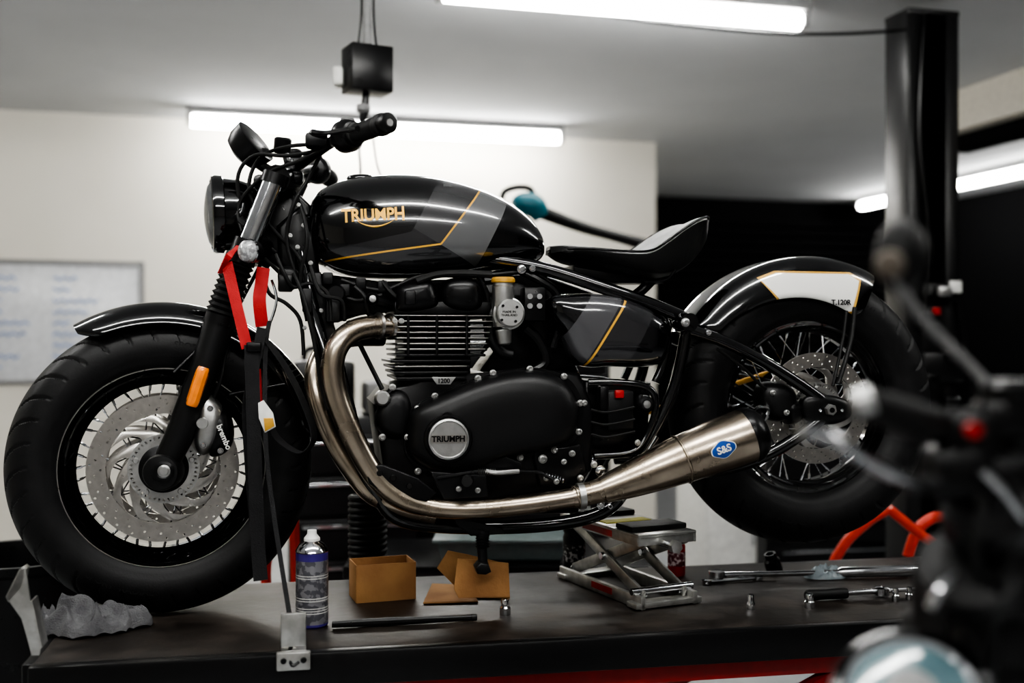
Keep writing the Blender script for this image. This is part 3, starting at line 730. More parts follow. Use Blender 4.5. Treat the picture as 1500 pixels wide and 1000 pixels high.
for y in (yn+.07,yf-.07):
    b.box(((xl+xr)/2-.05,y,TZ-.095),(1.35,.05,.05),TRED,bev=.006)
    p0=V((xl+.45,y,.1));p1=V((xr-.45,y,TZ-.1))
    for A,Bq in ((p0,p1),(V((p1.x,y+.04,.1)),V((p0.x,y+.04,TZ-.1)))):
        d=Bq-A; b.box((A+Bq)/2,(d.length,.035,.07),TRED,rot=Matrix.Rotation(-math.atan2(d.z,d.x),3,'Y'),bev=.006)
    b.box(((xl+xr)/2,y,.05),(1.5,.07,.07),TRED,bev=.01)
for x in (xl+.3,xr-.3): b.box((x,(yn+yf)/2,.04),(.08,yf-yn+.1,.06),TRED,bev=.01)
b.box((xl+.015,yn+.01,TZ/2-.03),(.045,.045,TZ-.06),TBK,bev=.005)
b.box((xr-.3,yn+.06,TZ/2-.01),(.04,.04,TZ-.03),TBK,bev=.005)
b.done()
b=Bld('wheel_chock')
b.pl([(8,874),(30,832),(38,834),(44,880),(60,948),(58,960),(46,960),(32,905)],-.345,-.338,GZ,.001)
b.pl([(28,834),(34,830),(38,834),(32,860),(12,882),(8,874)],-.345,-.315,GZ,.001)
b.pl([(44,880),(47,880),(62,948),(58,952)],-.345,-.30,GZ,.0008)
b.done()
b=Bld('strap_anchor_bracket')
c=P(430,925,-.372)
b.box(c+V((0,0,.004)),(.046,.006,.062),GZ,bev=.002); b.box(V((c.x,-.355,TZ+.004)),(.046,.04,.006),GZ,bev=.002)
b.box(c+V((0,-.004,-.052)),(.062,.014,.034),GZ,bev=.003)
for dx in (-.018,.018): b.lathe([(0,-.004),(.005,-.004),(.006,0)],c+V((dx,-.011,-.05)),(0,1,0),BM2,10)
b.tube([V((c.x-.004,-.36,TZ+.012)),V((c.x-.008,-.375,TZ-.0)),V((c.x-.002,-.382,TZ-.018)),V((c.x+.01,-.38,TZ-.012))],.004,BM2,8)
b.done()
def rag():
    b=Bld('cleaning_rag',ang=60)
    c=(BK.H(60,922,TZ)+BK.H(208,922,TZ))/2; c.z=TZ; w=(BK.H(208,922,TZ)-BK.H(60,922,TZ)).length/2
    N=130; vs=[];fs=[]
    for i in range(N+1):
        for j in range(N+1):
            u=-1+2*i/N; v=-1+2*j/N; r=max(abs(u),abs(v)); a=math.atan2(v,u)
            k=1+.12*sin(3*a+.6)+.07*sin(7*a+1)
            q=(u*u+v*v)**.5+1e-6; sx=u*r/q; sy=v*r/q
            env=max(0,1-r**3)**.5
            h=env*(.026+.03*noise.noise(V((sx*1.6+4,sy*1.2,3))))
            wv=noise.noise(V((sx*1.3,sy*1.3,5)))*4
            rid=(1-abs(sin(3.6*(sx*.75+sy*.5)+wv)))**1.2
            rid2=(1-abs(sin(6*(sx*.3-sy*.9)+wv*1.3+1)))**2
            z=TZ+.003+h+env**.5*(.034*rid+.016*rid2)+(.004*abs(sin(a*9)))*(r>.8)
            vs.append((c.x+sx*k*w,c.y+sy*k*.065,z))
    for i in range(N):
        for j in range(N): fs.append((i*(N+1)+j,(i+1)*(N+1)+j,(i+1)*(N+1)+j+1,i*(N+1)+j+1))
    b.add(vs,fs,CLTH)
    b.done()
rag()
LBL=mat('can_label',(.3,.3,.32),.35,.6,nscale=90,col2=(.15,.15,.17),cmix=(.48,.52))
PUR=mat('can_purple',(.05,.03,.2),.35)
b=Bld('spray_can'); o=BK.H(457,916,TZ); r=.0325
b.lathe([(0,0),(r*.9,0),(r,.004),(r,.008)],o,(0,0,1),PUR,36); b.lathe([(r,.008),(r,.135)],o,(0,0,1),LBL,36,capends=False); b.lathe([(r,.135),(r,.150)],o,(0,0,1),PUR,36,capends=False)
for z in (.03,.035,.04,.055,.06,.1,.105): b.lathe([(r+.0003,z),(r+.0003,z+.0015)],o,(0,0,1),WHT,36,capends=False)
b.lathe([(r,.15),(r*1.02,.152),(r*.98,.156),(r*.8,.166),(r*.55,.171),(r*.5,.173)],o,(0,0,1),CH,36,capends=False)
b.lathe([(r*.5,.17),(r*.5,.178),(r*.3,.186),(r*.28,.194),(0,.195)],o,(0,0,1),WHT,24)
b.done()
def cbox(name,p0,w,d,h,rot):
    b=Bld(name); b.xf=Matrix.Translation(p0)@Matrix.Rotation(rot,4,'Z'); t=.003
    b.box((0,0,t/2+.001),(w,d,t),CRD,bev=.0005)
    b.box((0,-d/2,h/2),(w,t,h),CRD,bev=.0005); b.box((0,d/2,h/2),(w,t,h),CRD,bev=.0005)
    b.box((-w/2,0,h/2),(t,d,h),CRD,bev=.0005); b.box((w/2,0,h/2),(t,d,h),CRD,bev=.0005)
    b.done()
o=BK.H(560,874,TZ); cbox('cardboard_box',o,.132,.085,.083,rad(8))
b=Bld('cardboard_carton')
b.pl([(665,862),(670,818),(745,824),(747,874),(672,876)],-.13,-.127,CRD,.0006)
b.pl([(640,832),(656,806),(686,812),(745,826),(668,860)],-.06,-.057,CRD,.0006)
A=[BK.H(x,y,TZ+.002) for x,y in ((620,884),(700,882),(690,858),(633,856))]
b.add(A+[q+V((0,0,.003)) for q in A],[(0,1,2,3),(4,5,6,7),(0,1,5,4),(1,2,6,5),(2,3,7,6),(3,0,4,7)],CRD)
A=[BK.H(x,y,TZ+.002) for x,y in ((665,876),(747,876),(740,850),(665,856))]
b.add(A+[q+V((0,0,.003)) for q in A],[(0,1,2,3),(4,5,6,7),(0,1,5,4),(1,2,6,5),(2,3,7,6),(3,0,4,7)],CRD)
b.done()
b=Bld('pry_bar'); A=BK.H(486,914,TZ+.009);Bq=BK.H(690,904,TZ+.009)
b.tube([A,A+(Bq-A)*.3,A+(Bq-A)*.6,Bq],[.007,.0085,.008,.006],BM2,10); b.cyl(Bq,Bq+V((.012,0,0)),.007,BM,10); b.done()
def socket(px,py,r,h,nm='socket'):
    b=Bld(nm); o=BK.H(px,py,TZ); b.lathe([(0,0),(r,0),(r*1.05,.002),(r*1.05,h*.45),(r*.8,h*.55),(r*.8,h-.002),(r*.72,h),(r*.5,h),(r*.5,h*.6),(0,h*.6)],o,(0,0,1),CH,20); b.done()
socket(740,900,.011,.033); socket(1100,892,.0085,.032); socket(1186,890,.011,.03); socket(1312,880,.008,.028); socket(1332,878,.008,.028)
# ---- jack
b=Bld('scissor_jack',ang=30)
n0=BK.H(938,895,TZ); L_=BK.H(818,846,TZ); R_=BK.H(1020,883,TZ)
u=(L_-n0); Lu=u.length; u.normalize(); v=(R_-n0); Lv=v.length; v=(v-u*v.dot(u)).normalized()
JM=Matrix(((u.x,v.x,0,n0.x),(u.y,v.y,0,n0.y),(0,0,1,TZ+.001),(0,0,0,1))); b.xf=JM
LBJ=mat('jack_red_label',(.35,.02,.015),.4)
for y in (.008,Lv-.008):
    b.box((Lu/2,y,.014),(Lu,.012,.028),GZ,bev=.002)
    b.box((Lu*.45,y-(.0065 if y<.05 else -.0065),.016),(.09,.001,.014),LBJ,bev=0)
b.box((.02,Lv/2,.008),(.04,Lv+.02,.012),GZ,bev=.002); b.box((Lu-.02,Lv/2,.008),(.04,Lv+.01,.012),GZ,bev=.002)
JT=.160
b.box((Lu/2,Lv/2,JT-.004),(Lu*.96,Lv,.008),GZ,bev=.002)
for y in (.004,Lv-.004): b.box((Lu/2,y,JT-.014),(Lu*.96,.006,.022),GZ,bev=.001)
b.box((.012,Lv/2,JT-.014),(.006,Lv,.022),GZ,bev=.001)
b.box((Lu/2,.0004,JT-.014),(.13,.002,.014),LBJ,bev=0)
for x in (Lu*.2,Lu*.78): b.box((x,Lv/2,JT+.006),(.07,Lv*.95,.012),RB2,bev=.003)
b.box((Lu*.5,Lv/2,JT+.001),(.04,Lv*.8,.002),mat('yellow_label',(.45,.42,.03),.4),bev=0)
for y in (.022,Lv-.022):
    for (xa,za),(xb,zb) in (((.03,.026),(Lu-.04,JT-.022)),((Lu-.03,.026),(.04,JT-.022))):
        A=V((xa,y,za));Bq=V((xb,y,zb)); d=Bq-A
        b.box((A+Bq)/2,(d.length+.02,.008,.026),GZ,rot=Matrix.Rotation(-math.atan2(d.z,d.x),3,'Y'),bev=.002)
        for q in (A,Bq): b.cyl(q+V((0,-.012,0)),q+V((0,.012,0)),.007,CH,12)
        y+=.009
    b.cyl(V((Lu/2,y-.03,(JT+.008)/2)),V((Lu/2,y+.004,(JT+.008)/2)),.009,CH,14)
b.cyl((-.02,Lv/2,JT-.026),(Lu*.9,Lv/2,JT-.026),.008,CH,14)
b.lathe([(.006,0),(.015,.002),(.015,.016),(.006,.018)],(-.03,Lv/2,JT-.026),(1,0,0),GZ,6)
b.cyl((.03,-.004,.034),(.03,Lv+.004,.034),.008,CH,14)
b.done()
def bottle(name,px,py,r,h,m,cap,neck=.5,lab=None):
    b=Bld(name); o=BK.H(px,py,TZ)
    b.lathe([(0,0),(r*.9,0),(r,.004),(r,h*.74),(r*.9,h*.8),(r*neck,h*.86),(r*neck,h*.88)],o,(0,0,1),m,28)
    b.lathe([(r*neck*1.1,h*.86),(r*neck*1.1,h*.97),(r*neck*.8,h),(0,h)],o,(0,0,1),cap,20)
    if lab: b.lathe([(r*1.005,h*.25),(r*1.01,h*.26),(r*1.01,h*.6),(r*1.005,h*.61)],o,(0,0,1),lab,28,capends=False)
    b.done()
bottle('threadlocker_bottle',991,842,.0215,.098,TRED,TRED,.5,mat('label_dark',(.12,.02,.03),.5,nscale=120,col2=(.7,.6,.6),cmix=(.52,.6)))
bottle('polish_can',841,838,.028,.12,BM2,BM2,.9,mat('label_bw',(.02,.02,.02),.5,nscale=110,col2=(.6,.6,.6),cmix=(.54,.6)))
b=Bld('torque_wrench')
A=BK.H(1050,842,TZ+.015);Bq=BK.H(1352,835,TZ+.015); d=Bq-A
b.tube([A,A+d*.2,A+d*.6],[.008,.007,.007],CH,12,smooth=False); b.tube([A+d*.58,A+d*.6,A+d*.95,Bq],[.009,.0135,.0135,.011],CH,16,smooth=False)
b.lathe([(.01,-.012),(.02,-.01),(.02,.01),(.01,.012)],A,(0,0,1),CH,20)
b.done()
b=Bld('impact_socket'); o=BK.H(1135,838,TZ); b.lathe([(0,0),(.02,0),(.021,.003),(.020,.03),(.015,.036),(.015,.048),(.01,.048),(.01,.03)],o+V((0,0,.003)),(-.35,-.1,1),BM2,20); b.done()
b=Bld('ratchet_wrench')
A=BK.H(1180,872,TZ+.013);Bq=BK.H(1345,862,TZ+.013); d=Bq-A
b.tube([A,A+d*.03,A+d*.18,A+d*.34,A+d*.36],[.008,.0125,.011,.0125,.008],RB2,14,k=3); b.tube([A+d*.34,A+d*.65],.006,CH,12,smooth=False)
b.lathe([(.008,-.01),(.016,-.009),(.017,.007),(.01,.01)],A+d*.67,(0,0,1),CH,20); b.tube([A+d*.68,Bq],.005,CH,10,smooth=False); b.lathe([(.004,0),(.009,.002),(.009,.02),(.004,.022)],Bq,(1,0,0),CH,14)
b.done()
b=Bld('combination_spanner')
A=BK.H(1035,852,TZ+.006);Bq=BK.H(1110,846,TZ+.006)
b.tube([A,Bq],.0045,CH,8,smooth=False); b.lathe([(.006,-.004),(.012,-.004),(.012,.004),(.006,.004)],A,(0,0,1),CH,16,closed=True); b.lathe([(.006,-.004),(.012,-.004),(.012,.004),(.006,.004)],Bq,(0,0,1),CH,16,closed=True)
b.done()
# crumpled plastic bag on the bench
b=Bld('plastic_bag',ang=70)
o=BK.H(1215,848,TZ); vs=[];fs=[]; N=36
BAG=mat('clear_blue_plastic',(.55,.65,.7),.25,0,trans=.5)
for i in range(N+1):
    for j in range(N+1):
        u=-1+2*i/N; v=-1+2*j/N; r=max(abs(u),abs(v)); q=(u*u+v*v)**.5+1e-6; sx=u*r/q; sy=v*r/q
        h=max(0,1-r*r)**.6*(.018+.022*abs(noise.noise(V((sx*3,sy*3,2))))+.008*noise.noise(V((sx*8,sy*8,4))))
        vs.append((o.x+sx*.055,o.y+.02+sy*.035,TZ+.002+max(0,h)))
for i in range(N):
    for j in range(N): fs.append((i*(N+1)+j,(i+1)*(N+1)+j,(i+1)*(N+1)+j+1,i*(N+1)+j+1))
b.add(vs,fs,BAG); b.done()
b=Bld('coil_spring')
o=BK.H(540,842,TZ); pts=[]
for i in range(14*12): 
    a=2*pi*i/14; pts.append(V((o.x+.042*cos(a),o.y+.042*sin(a)+.04,TZ+.009+i*.0011)))
b.tube(pts,.008,RB2,8,k=1); b.lathe([(0,0),(.028,0),(.028,.2),(0,.2)],o+V((0,.04,.001)),(0,0,1),BM2,20)
b.done()
# ================================================================ ROOM
WL=mat('wall_plaster_cream',(.80,.765,.685),.85,nscale=2,nr=.05,col2=(.77,.735,.655),bump=.1,bscale=90)
CL=mat('ceiling_plaster',(.60,.61,.62),.9,nscale=1.5,col2=(.57,.58,.59))
DK=mat('dark_wall',(.003,.003,.0035),.85,spec=.15)
FL=mat('floor_epoxy',(.42,.43,.44),.35,nscale=4,nr=.15,col2=(.36,.37,.38))
CEI=2.80
def room_box(name,x0,x1,y0,y1,z0,z1,m):
    b=Bld(name,RM); b.box(((x0+x1)/2,(y0+y1)/2,(z0+z1)/2),(x1-x0,y1-y0,z1-z0),m,bev=0); return b.done()
room_box('floor',-5.2,7.4,-4.2,10.3,-.1,0,FL); room_box('ceiling',-5.2,7.4,-4.2,10.3,CEI,CEI+.1,CL)
room_box('wall_back',-5,3.06,7.39,7.55,0,CEI,WL); room_box('wall_partition',2.9,3.06,7.55,10.1,0,CEI,WL)
room_box('wall_left',-5.2,-5,-4,7.55,0,CEI,WL); room_box('wall_front',-5.2,7.4,-4.2,-4,0,CEI,mat('wall_front_plaster',(.35,.34,.33),.85)); room_box('wall_right',7.2,7.4,-4,10.1,0,CEI,DK)
room_box('wall_rear',2.9,7.4,10.1,10.25,0,CEI,DK)
b=Bld('door_1',RM)
for i in range(26): b.tube([V((3.08,10.05,.06+i*.1)),V((7.18,10.05,.06+i*.1))],.045,DK,8,smooth=False)
b.done()
room_box('trim_1',4.1,4.5,1.5,5.7,2.57,CEI,mat('beam_cream',(.6,.57,.5),.7))
room_box('trim_2',4.2,4.4,1.5,5.7,2.50,2.57,DK)
LT=mat('tube_light',(1,.99,.96),.5,emis=50)
def fixture(A,Bq,frm=RM,name='fluorescent_light',m=LT,w=.07):
    b=Bld(name,frm); A=V(A);Bq=V(Bq); d=(Bq-A); L=d.length; an=math.atan2(d.y,d.x); c=(A+Bq)/2
    R=Matrix.Rotation(an,3,'Z')
    b.box((c.x,c.y,CEI-.025),(L,w*1.5,.05),GREY,rot=R,bev=.004)
    dn=d.normalized()
    b.lathe([(0,0),(w*.35,.003),(w*.5,.01),(w*.5,L-.05),(w*.35,L-.043),(0,L-.04)],V((A.x,A.y,CEI-.085))+dn*.02,d,m,16)
    for q in (A,Bq-dn*.03): b.box((q.x+dn.x*.015,q.y+dn.y*.015,CEI-.07),(.03,w*1.2,.09),GREY,rot=R,bev=.004)
    return b.done()
def cp(px,py,z=CEI-.05): return RM.H(px,py,z)
A=cp(274,168);Bq=cp(824,195); fixture(A,Bq,w=.075)
A=cp(640,-25);Bq=cp(1180,20); fixture(A,Bq,w=.075)
fixture((6.22,6.3,0),(6.22,9.7,0))
fixture((-1.6,1.3,0),(1.6,1.3,0)); fixture((-3.2,3.4,0),(-.8,3.4,0)) ; fixture((-1.5,-.9,0),(1.5,-.9,0)); fixture((2.6,1.3,0),(5,1.3,0))
b=Bld('whiteboard',RM)
a=RM.P(-60,382,7.37);c=RM.P(208,558,7.37)
b.box(((a.x+c.x)/2,7.375,(a.z+c.z)/2),(c.x-a.x,.02,a.z-c.z),mat('whiteboard_surface',(.74,.75,.77),.25),bev=.002)
for z in (a.z,c.z): b.box(((a.x+c.x)/2,7.37,z),(c.x-a.x+.03,.035,.03),GREY,bev=.004)
for x in (a.x,c.x): b.box((x,7.37,(a.z+c.z)/2),(.03,.035,a.z-c.z),GREY,bev=.004)
INK=mat('marker_ink',(.2,.3,.55),.6)
for i in range(9):
    for col in range(3):
        x=a.x+.12+col*.42; z=a.z-.1-i*.07
        if x>c.x-.3: continue
        pts=[V((x+k*.02,7.36,z+.012*sin(k*2.3+i))) for k in range(random.randint(6,15))]
        b.tube(pts,.006,INK,5,k=2)
b.done()
b=Bld('hanging_power_box',WD)
D=3.3
def wp(px,py,d=D): return WD.P(px,py,d)
q0=wp(538,70);q1=wp(538,137); 
b.box((q0+q1)/2,(.13,.10,.138),BM2,bev=.004,rot=Matrix.Rotation(rad(28),3,'Z')); b.box((q0+q1)/2+V((-.085,0,-.02)),(.03,.06,.055),WHT,bev=.006)
top=V((q0.x,D,CEI-.005)); b.tube([top,q0],.014,GREY,12,smooth=False)
for dx in (-.03,.03,.012): b.tube([top+V((dx,0,0)),q0+V((dx*.6,.01,.15)),q0+V((dx,0,-.01))],.004,BM2,8)
b.tube([wp(536,137),wp(534,160),wp(530,180)],[.010,.013,.008],BM2,10); b.lathe([(0,0),(.02,.003),(.022,.02),(.01,.03)],wp(532,152),(0,0,-1),GREY,16)
b.tube([wp(530,180),wp(526,215),wp(528,250),wp(525,300)],.004,GREY,8)
b.tube([wp(538,150),wp(546,200),wp(552,240),wp(560,262)],.003,GREY,8)
b.done()
PM=mat('post_black_paint',(.006,.006,.0065),.35,nscale=6,nr=.1)
b=Bld('vehicle_lift_post',Fr(rad(15),(WD.P(1350,500,4.6).x,4.6,0)))
W2=.118; H=2.72
b.box((0,.07,H/2),(W2*2,.012,H),PM,bev=.002)
for sx in (-1,1):
    b.box((sx*W2,0,H/2),(.012,.15,H),PM,bev=.002); b.box((sx*(W2-.03),-.075,H/2),(.06,.012,H),PM,bev=.002)
b.box((0,0,.01),(.5,.4,.02),PM,bev=.004); b.box((0,0,H),(W2*2.05,.17,.02),PM,bev=.003)
b.box((0,-.03,1.35),(.17,.1,.5),PM,bev=.01); b.box((.02,-.10,1.25),(.2,.06,.12),PM,bev=.01)
for z in (1.0,1.1,1.2,1.3,1.45,1.55): b.box((.05*(1 if int(z*10)%2 else -1),-.12,z),(.07,.05,.05),BM2,bev=.006); 
b.box((-.03,-.14,1.48),(.03,.02,.03),TRED,bev=.004); b.box((.06,-.14,1.58),(.05,.02,.05),WHT,bev=.004); b.box((-.0,-.15,1.56),(.06,.02,.04),AL,bev=.004)
b.tube([V((-.05,-.09,2.7)),V((-.08,-.1,2.2)),V((-.04,-.1,1.8)),V((-.06,-.1,1.4))],.007,BM2,8)
b.tube([V((.09,-.09,1.6)),V((.16,-.1,1.2)),V((.2,-.1,.8)),V((.1,-.1,.4))],.007,BM2,8)
b.done()
b=Bld('ceiling_cable',WD)
b.tube([WD.P(690,-50,4.6),WD.P(760,-4,4.55),WD.P(900,24,4.5),WD.P(1050,42,4.45),WD.P(1180,50,4.45),WD.P(1300,46,4.5),WD.P(1350,38,4.5)],.007,BM2,8)
b.done()
def chest(name,x0,x1,ytop,D,depth,m,rows=6,th=rad(12)):
    a=WD.P(x0,ytop,D);c=WD.P(x1,ytop,D); fr=Fr(th,((a.x+c.x)/2,D,0)); b=Bld(name,fr); w=c.x-a.x; h=a.z
    b.box((0,depth/2,h/2+.04),(w,depth,h-.08),m,bev=.01)
    rh=(h-.2)/rows
    for i in range(rows):
        z=.14+rh*(i+.5); b.box((0,-.008,z),(w*.94,.02,rh*.9),m,bev=.006); b.box((0,-.028,z+rh*.3),(w*.8,.016,.014),CH,bev=.004)
    for sx in (-1,1):
        for y in (.06,depth-.06): b.lathe([(.01,-.015),(.04,-.015),(.04,.015),(.01,.015)],(sx*(w/2-.06),y,.041),(1,0,0),BM2,16)
    return b,h,fr
BC=mat('black_cabinet',(.006,.006,.007),.35)
b,h,fr=chest('tool_chest',425,610,610,3.9,.45,BC)
b.done()
CW=Bld('stacked_toolboxes',fr)
CW.box((-.1,.2,h+.1),(.22,.3,.2),BM2,bev=.02); CW.box((.14,.2,h+.06),(.18,.25,.12),GREY,bev=.02); CW.box((-.1,.05,h+.1),(.1,.02,.03),CH,bev=.004); CW.tube([V((-.17,.2,h+.2)),V((-.15,.2,h+.24)),V((-.05,.2,h+.24)),V((-.03,.2,h+.2))],.01,BM2,8)
CW.done()
b,h2,fr2=chest('dark_backdrop_cabinet',610,900,470,4.3,.45,BC,8)  # added cabinet: dark backdrop for the engine gaps, also holds the blower
b.done()
b,h3,fr3=chest('dark_filler_cabinet',1115,1330,640,5.7,.45,BC,4)  # added dark block, keeps the area beyond the rear wheel dark
b.done()
b=Bld('leaf_blower',fr2)
def fp(px,py,d=.2): return fr2.P(px,py,d)
base=fp(770,330)
b.tube([V((base.x,.2,h2+.012)),V((base.x,.2,base.z-.05))],[.07,.05],BM2,16,smooth=False)
b.tube([fp(752,300),fp(765,298),fp(782,302),fp(794,318)],[.025,.045,.05,.035],TEAL,18)
b.tube([fp(735,292),fp(740,280),fp(760,274),fp(778,278),fp(782,296)],.012,BM2,10)
b.tube([fp(786,308),fp(850,332),fp(900,346),fp(945,358)],[.03,.024,.022,.026],BM2,16)
b.done()
b=Bld('storage_cabinet',Fr(rad(12),(WD.P(1072,700,5.2).x,5.2,0)))
hh=WD.P(1065,690,5.2).z
b.box((0,.2,hh/2),(.26,.4,hh),WHT,bev=.01); b.box((0,-.006,hh*.5),(.24,.012,hh*.92),WHT,bev=.004); b.box((.1,-.02,hh*.6),(.012,.012,.12),CH,bev=.003); b.done()
b=Bld('storage_tub',WD)
PLS=mat('frosted_plastic',(.25,.32,.32),.35,trans=.3)
a=WD.P(640,788,3.2);c=WD.P(830,788,3.2); tz=.72
b.plate([(a.x,a.z),(a.x+.02,tz),(c.x-.02,tz),(c.x,a.z)],3.15,3.45,PLS,.01); b.box(((a.x+c.x)/2,3.3,a.z),(c.x-a.x+.02,.33,.012),PLS,bev=.004); b.done()
b=Bld('side_bench',WD)
b.box(((a.x+c.x)/2,3.32,tz-.02),(.9,.45,.036),BC,bev=.004)
for sx in (-.42,.42):
    for y in (3.13,3.51): b.box(((a.x+c.x)/2+sx,y,(tz-.038)/2),(.035,.035,tz-.038),BC,bev=.003)
b.done()
b=Bld('engine_hoist',WD); D=3.4
def w3(px,py,d=D): return WD.P(px,py,d)
b.tube([w3(1210,1180),w3(1210,960),w3(1214,850),w3(1235,800),w3(1270,765),w3(1302,745)],.016,ORED,12)
b.tube([w3(1302,745),w3(1345,780),w3(1392,815),w3(1430,850)],.016,ORED,12)
b.tube([w3(1330,815,3.5),w3(1345,775,3.5),w3(1372,757,3.5),w3(1402,766,3.5),w3(1420,800,3.5),w3(1420,900,3.5),w3(1420,1100,3.5)],.018,ORED,12)
b.tube([w3(1214,850),w3(1214,850,4.0),w3(1214,850,4.2)],.018,ORED,12); b.tube([w3(1210,1120),w3(1420,1110,3.5)],.018,ORED,12)
for px in (1210,1420):
    q=w3(px,1120); b.lathe([(.02,-.02),(.06,-.02),(.06,.02),(.02,.02)],(q.x,3.45,.06),(0,1,0),RB2,20)
b.done()
b=Bld('paddock_stand',WD)
b.tube([V((WD.P(415,760,3.0).x,3.0,.02)),WD.P(390,870,3.0),WD.P(400,800,3.0),WD.P(425,770,3.0),WD.P(432,800,3.0),V((WD.P(440,760,3.0).x,3.0,.02))],.014,ORED,10); b.tube([V((WD.P(415,760,3.0).x-.1,3.0,.02)),V((WD.P(440,760,3.0).x+.2,3.0,.02))],.014,ORED,10,smooth=False); b.done()
b=Bld('waste_bin',WD); q=WD.P(15,815,2.9)
b.lathe([(0,0),(.17,0),(.18,.01),(.21,q.z-.03),(.222,q.z-.02),(.222,q.z),(.205,q.z),(.2,q.z-.03),(.17,.02),(0,.02)],(q.x,2.95,0),(0,0,1),BM2,40); b.done()
# ================================================================ FOREGROUND MOTORCYCLE
fm=bpy.data.objects.new('foreground_motorcycle',None); bpy.context.collection.objects.link(fm)
DF=1.0
def fpart(n): return Bld(n,WD,fm)
def g(px,py,d=DF): return WD.P(px,py,d)
TAN=mat('worn_brass',(.12,.10,.08),.5,.3)
b=fpart('mirror')
mc=g(1324,376,.95); max_=V((-.62,.75,.1))
b.lathe([(0,-.018),(.016,-.016),(.027,-.008),(.0325,.002),(.033,.006),(.030,.010)],mc,max_,RB2,32); b.lathe([(.030,.009),(0,.010)],mc,max_,CH,32,capends=False)
b.lathe([(0,-.008),(.010,-.007),(.013,0),(.010,.008),(0,.009)],g(1303,388,.92),(-.3,-1,0),TAN,20)
b.tube([g(1303,395,.93),g(1350,465,.97),g(1415,530,1.0),g(1468,585,DF)],.0042,GREY,10)
b.done()
b=fpart('handlebar')
b.tube([g(1262,592,.95),g(1330,610,.97),g(1400,632,1.0),g(1480,640,1.06),g(1600,600,1.2),g(1720,585,1.4),g(1800,590,1.55)],.012,BM2,12)
b.tube([g(1262,592,.95),g(1330,610,.97),g(1395,630,1.0)],.0165,RB2,16); b.lathe([(0,-.006),(.013,-.004),(.0135,.004),(.0135,.012)],g(1258,590,.945),(.9,-.2,.3),AL,20)
b.tube([g(1172,630,.90),g(1215,640,.91),g(1260,668,.93),g(1330,705,.97),g(1390,715,1.0)],[.0055,.0052,.0055,.007,.009],CH,12)
b.box(g(1415,640,1.0),(.05,.05,.05),BM2,bev=.012); b.box(g(1470,610,1.0),(.05,.05,.035),BM2,bev=.012); b.lathe([(.022,0),(.026,.004),(.026,.028),(.02,.034),(0,.034)],g(1478,610,1.0),(0,0,1),BM2,24)
b.box(g(1400,690,1.0),(.06,.06,.05),BM2,bev=.015); b.box(g(1455,700,1.02),(.07,.08,.05),BM2,bev=.015)
b.tube([g(1400,700),g(1440,740,.97),g(1430,820,.97),g(1480,900,1.0)],.006,RB2,10); b.tube([g(1450,680),g(1500,740,.97),g(1470,840,.97),g(1440,950,1.0)],.004,RB2,10)
b.lathe([(0,-.006),(.007,-.005),(.007,.005),(0,.006)],g(1425,630,.96),(0,-1,0),TRED,14)
b.done()
b=fpart('headlight')
DGL=mat('tinted_lens',(.10,.17,.19),.12,0,coat=1)
c=g(1335,1030,.97); ax=V((-.25,-.62,.72)).normalized()
b.lathe([(0,-.10),(.03,-.095),(.05,-.07),(.06,-.03),(.064,0)],c,ax,BG,40); b.lathe([(.062,-.006),(.069,-.002),(.070,.010),(.062,.016)],c,ax,BG,40,capends=False); b.lathe([(.062,.010),(.058,.014),(.052,.013)],c,ax,CH,40,capends=False); b.lathe([(.054,.012),(.035,.019),(0,.022)],c,ax,DGL,40,capends=False)
b.lathe([(.022,.0215),(.02,.024),(.012,.026),(0,.026)],c,ax,GREY,24,capends=False)
b.done()
b=fpart('front_end')
for dx,dy in ((0,0),(.13,.14)):
    o=V((dx,dy,0)); b.tube([g(1455,640,1.04)+o,g(1430,900,1.02)+o,g(1410,1150,1.0)+o],.021,BM2,16,smooth=False)
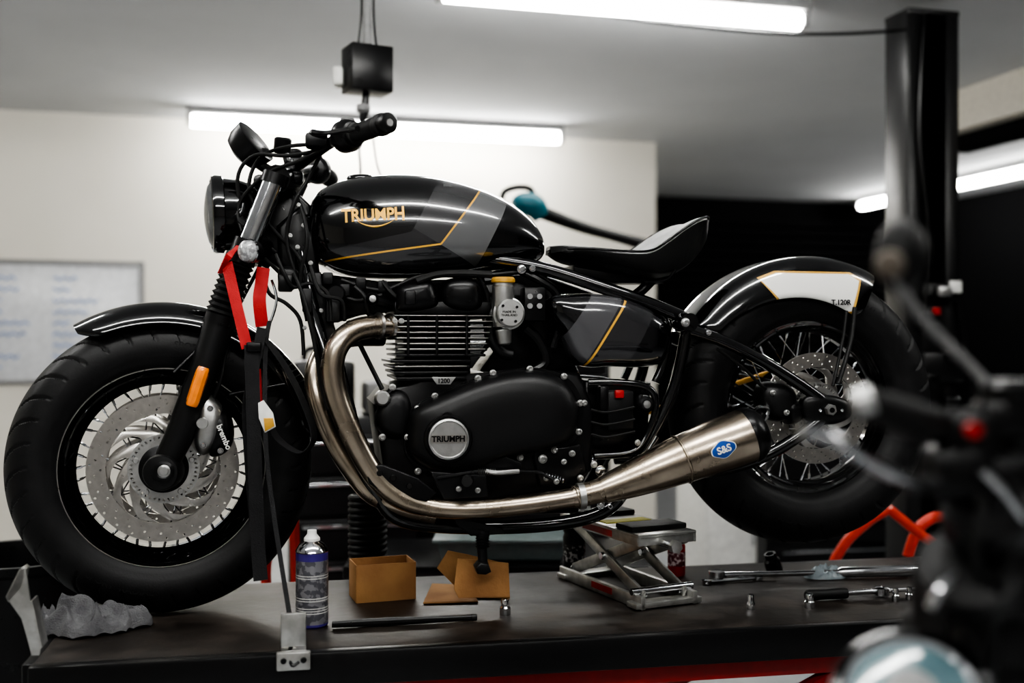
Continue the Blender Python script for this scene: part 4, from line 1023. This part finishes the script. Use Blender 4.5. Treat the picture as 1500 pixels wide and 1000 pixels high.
b.box(g(1470,790,1.05),(.10,.12,.15),RB2,bev=.04); b.box(g(1450,880,1.09),(.15,.12,.14),RB2,bev=.05); b.box(g(1420,960,1.12),(.14,.12,.10),RB2,bev=.04)
b.lathe([(0,-.02),(.03,-.02),(.04,-.01),(.042,.02),(.03,.03)],g(1445,760,1.0),(-.2,-.6,.8),BM2,28)
b.lathe([(0,-.02),(.03,-.02),(.045,-.01),(.047,.02),(.03,.03)],g(1420,850,1.02),(-.2,-.6,.8),RB2,28)
b.tube([g(1362,890,.95),g(1378,860,.95),g(1400,842,.96)],.004,CH,10); b.tube([g(1440,690,.95),g(1470,720,.95),g(1500,760,.96)],.004,CH,10)
b.done()
b=fpart('fuel_tank')
b.tube([g(1500,830,1.2),g(1600,800,1.35),g(1750,800,1.55),g(1850,830,1.7)],[.07,.13,.13,.07],BG,24)
b.done()
b=fpart('front_wheel'); b.xf=Matrix.Translation((g(1410,1150,1.0).x,1.0,.312))@Matrix.Rotation(rad(40),4,'Z')
tyre(b,.31,.055,.21,30); rimspokes(b,.21,.055,ns=24)
b.xf=None
for dy in (-.08,.08):
    o=V((-sin(rad(40))*dy,cos(rad(40))*dy,0)); b.tube([g(1410,1150,1.0)+o*.8,V((g(1410,1150,1.0).x,1.0,.312))+o],.02,BM2,12,smooth=False)
b.done()
# ================================================================ CAMERA / WORLD
w=bpy.data.worlds.new('World'); bpy.context.scene.world=w; w.use_nodes=True
w.node_tree.nodes['Background'].inputs[0].default_value=(.6,.65,.7,1); w.node_tree.nodes['Background'].inputs[1].default_value=.15
cd=bpy.data.cameras.new('Camera'); cam=bpy.data.objects.new('Camera',cd); bpy.context.collection.objects.link(cam)
cam.location=CAM; cam.rotation_euler=(pi/2,0,0); cd.sensor_width=36; cd.lens=F/1500*36; cd.clip_start=.05
cd.dof.use_dof=True; cd.dof.focus_distance=2.32; cd.dof.aperture_fstop=1.6; cd.dof.aperture_blades=9
sc=bpy.context.scene; sc.camera=cam
try: sc.view_settings.look='AgX - High Contrast'
except Exception as e: print(e)
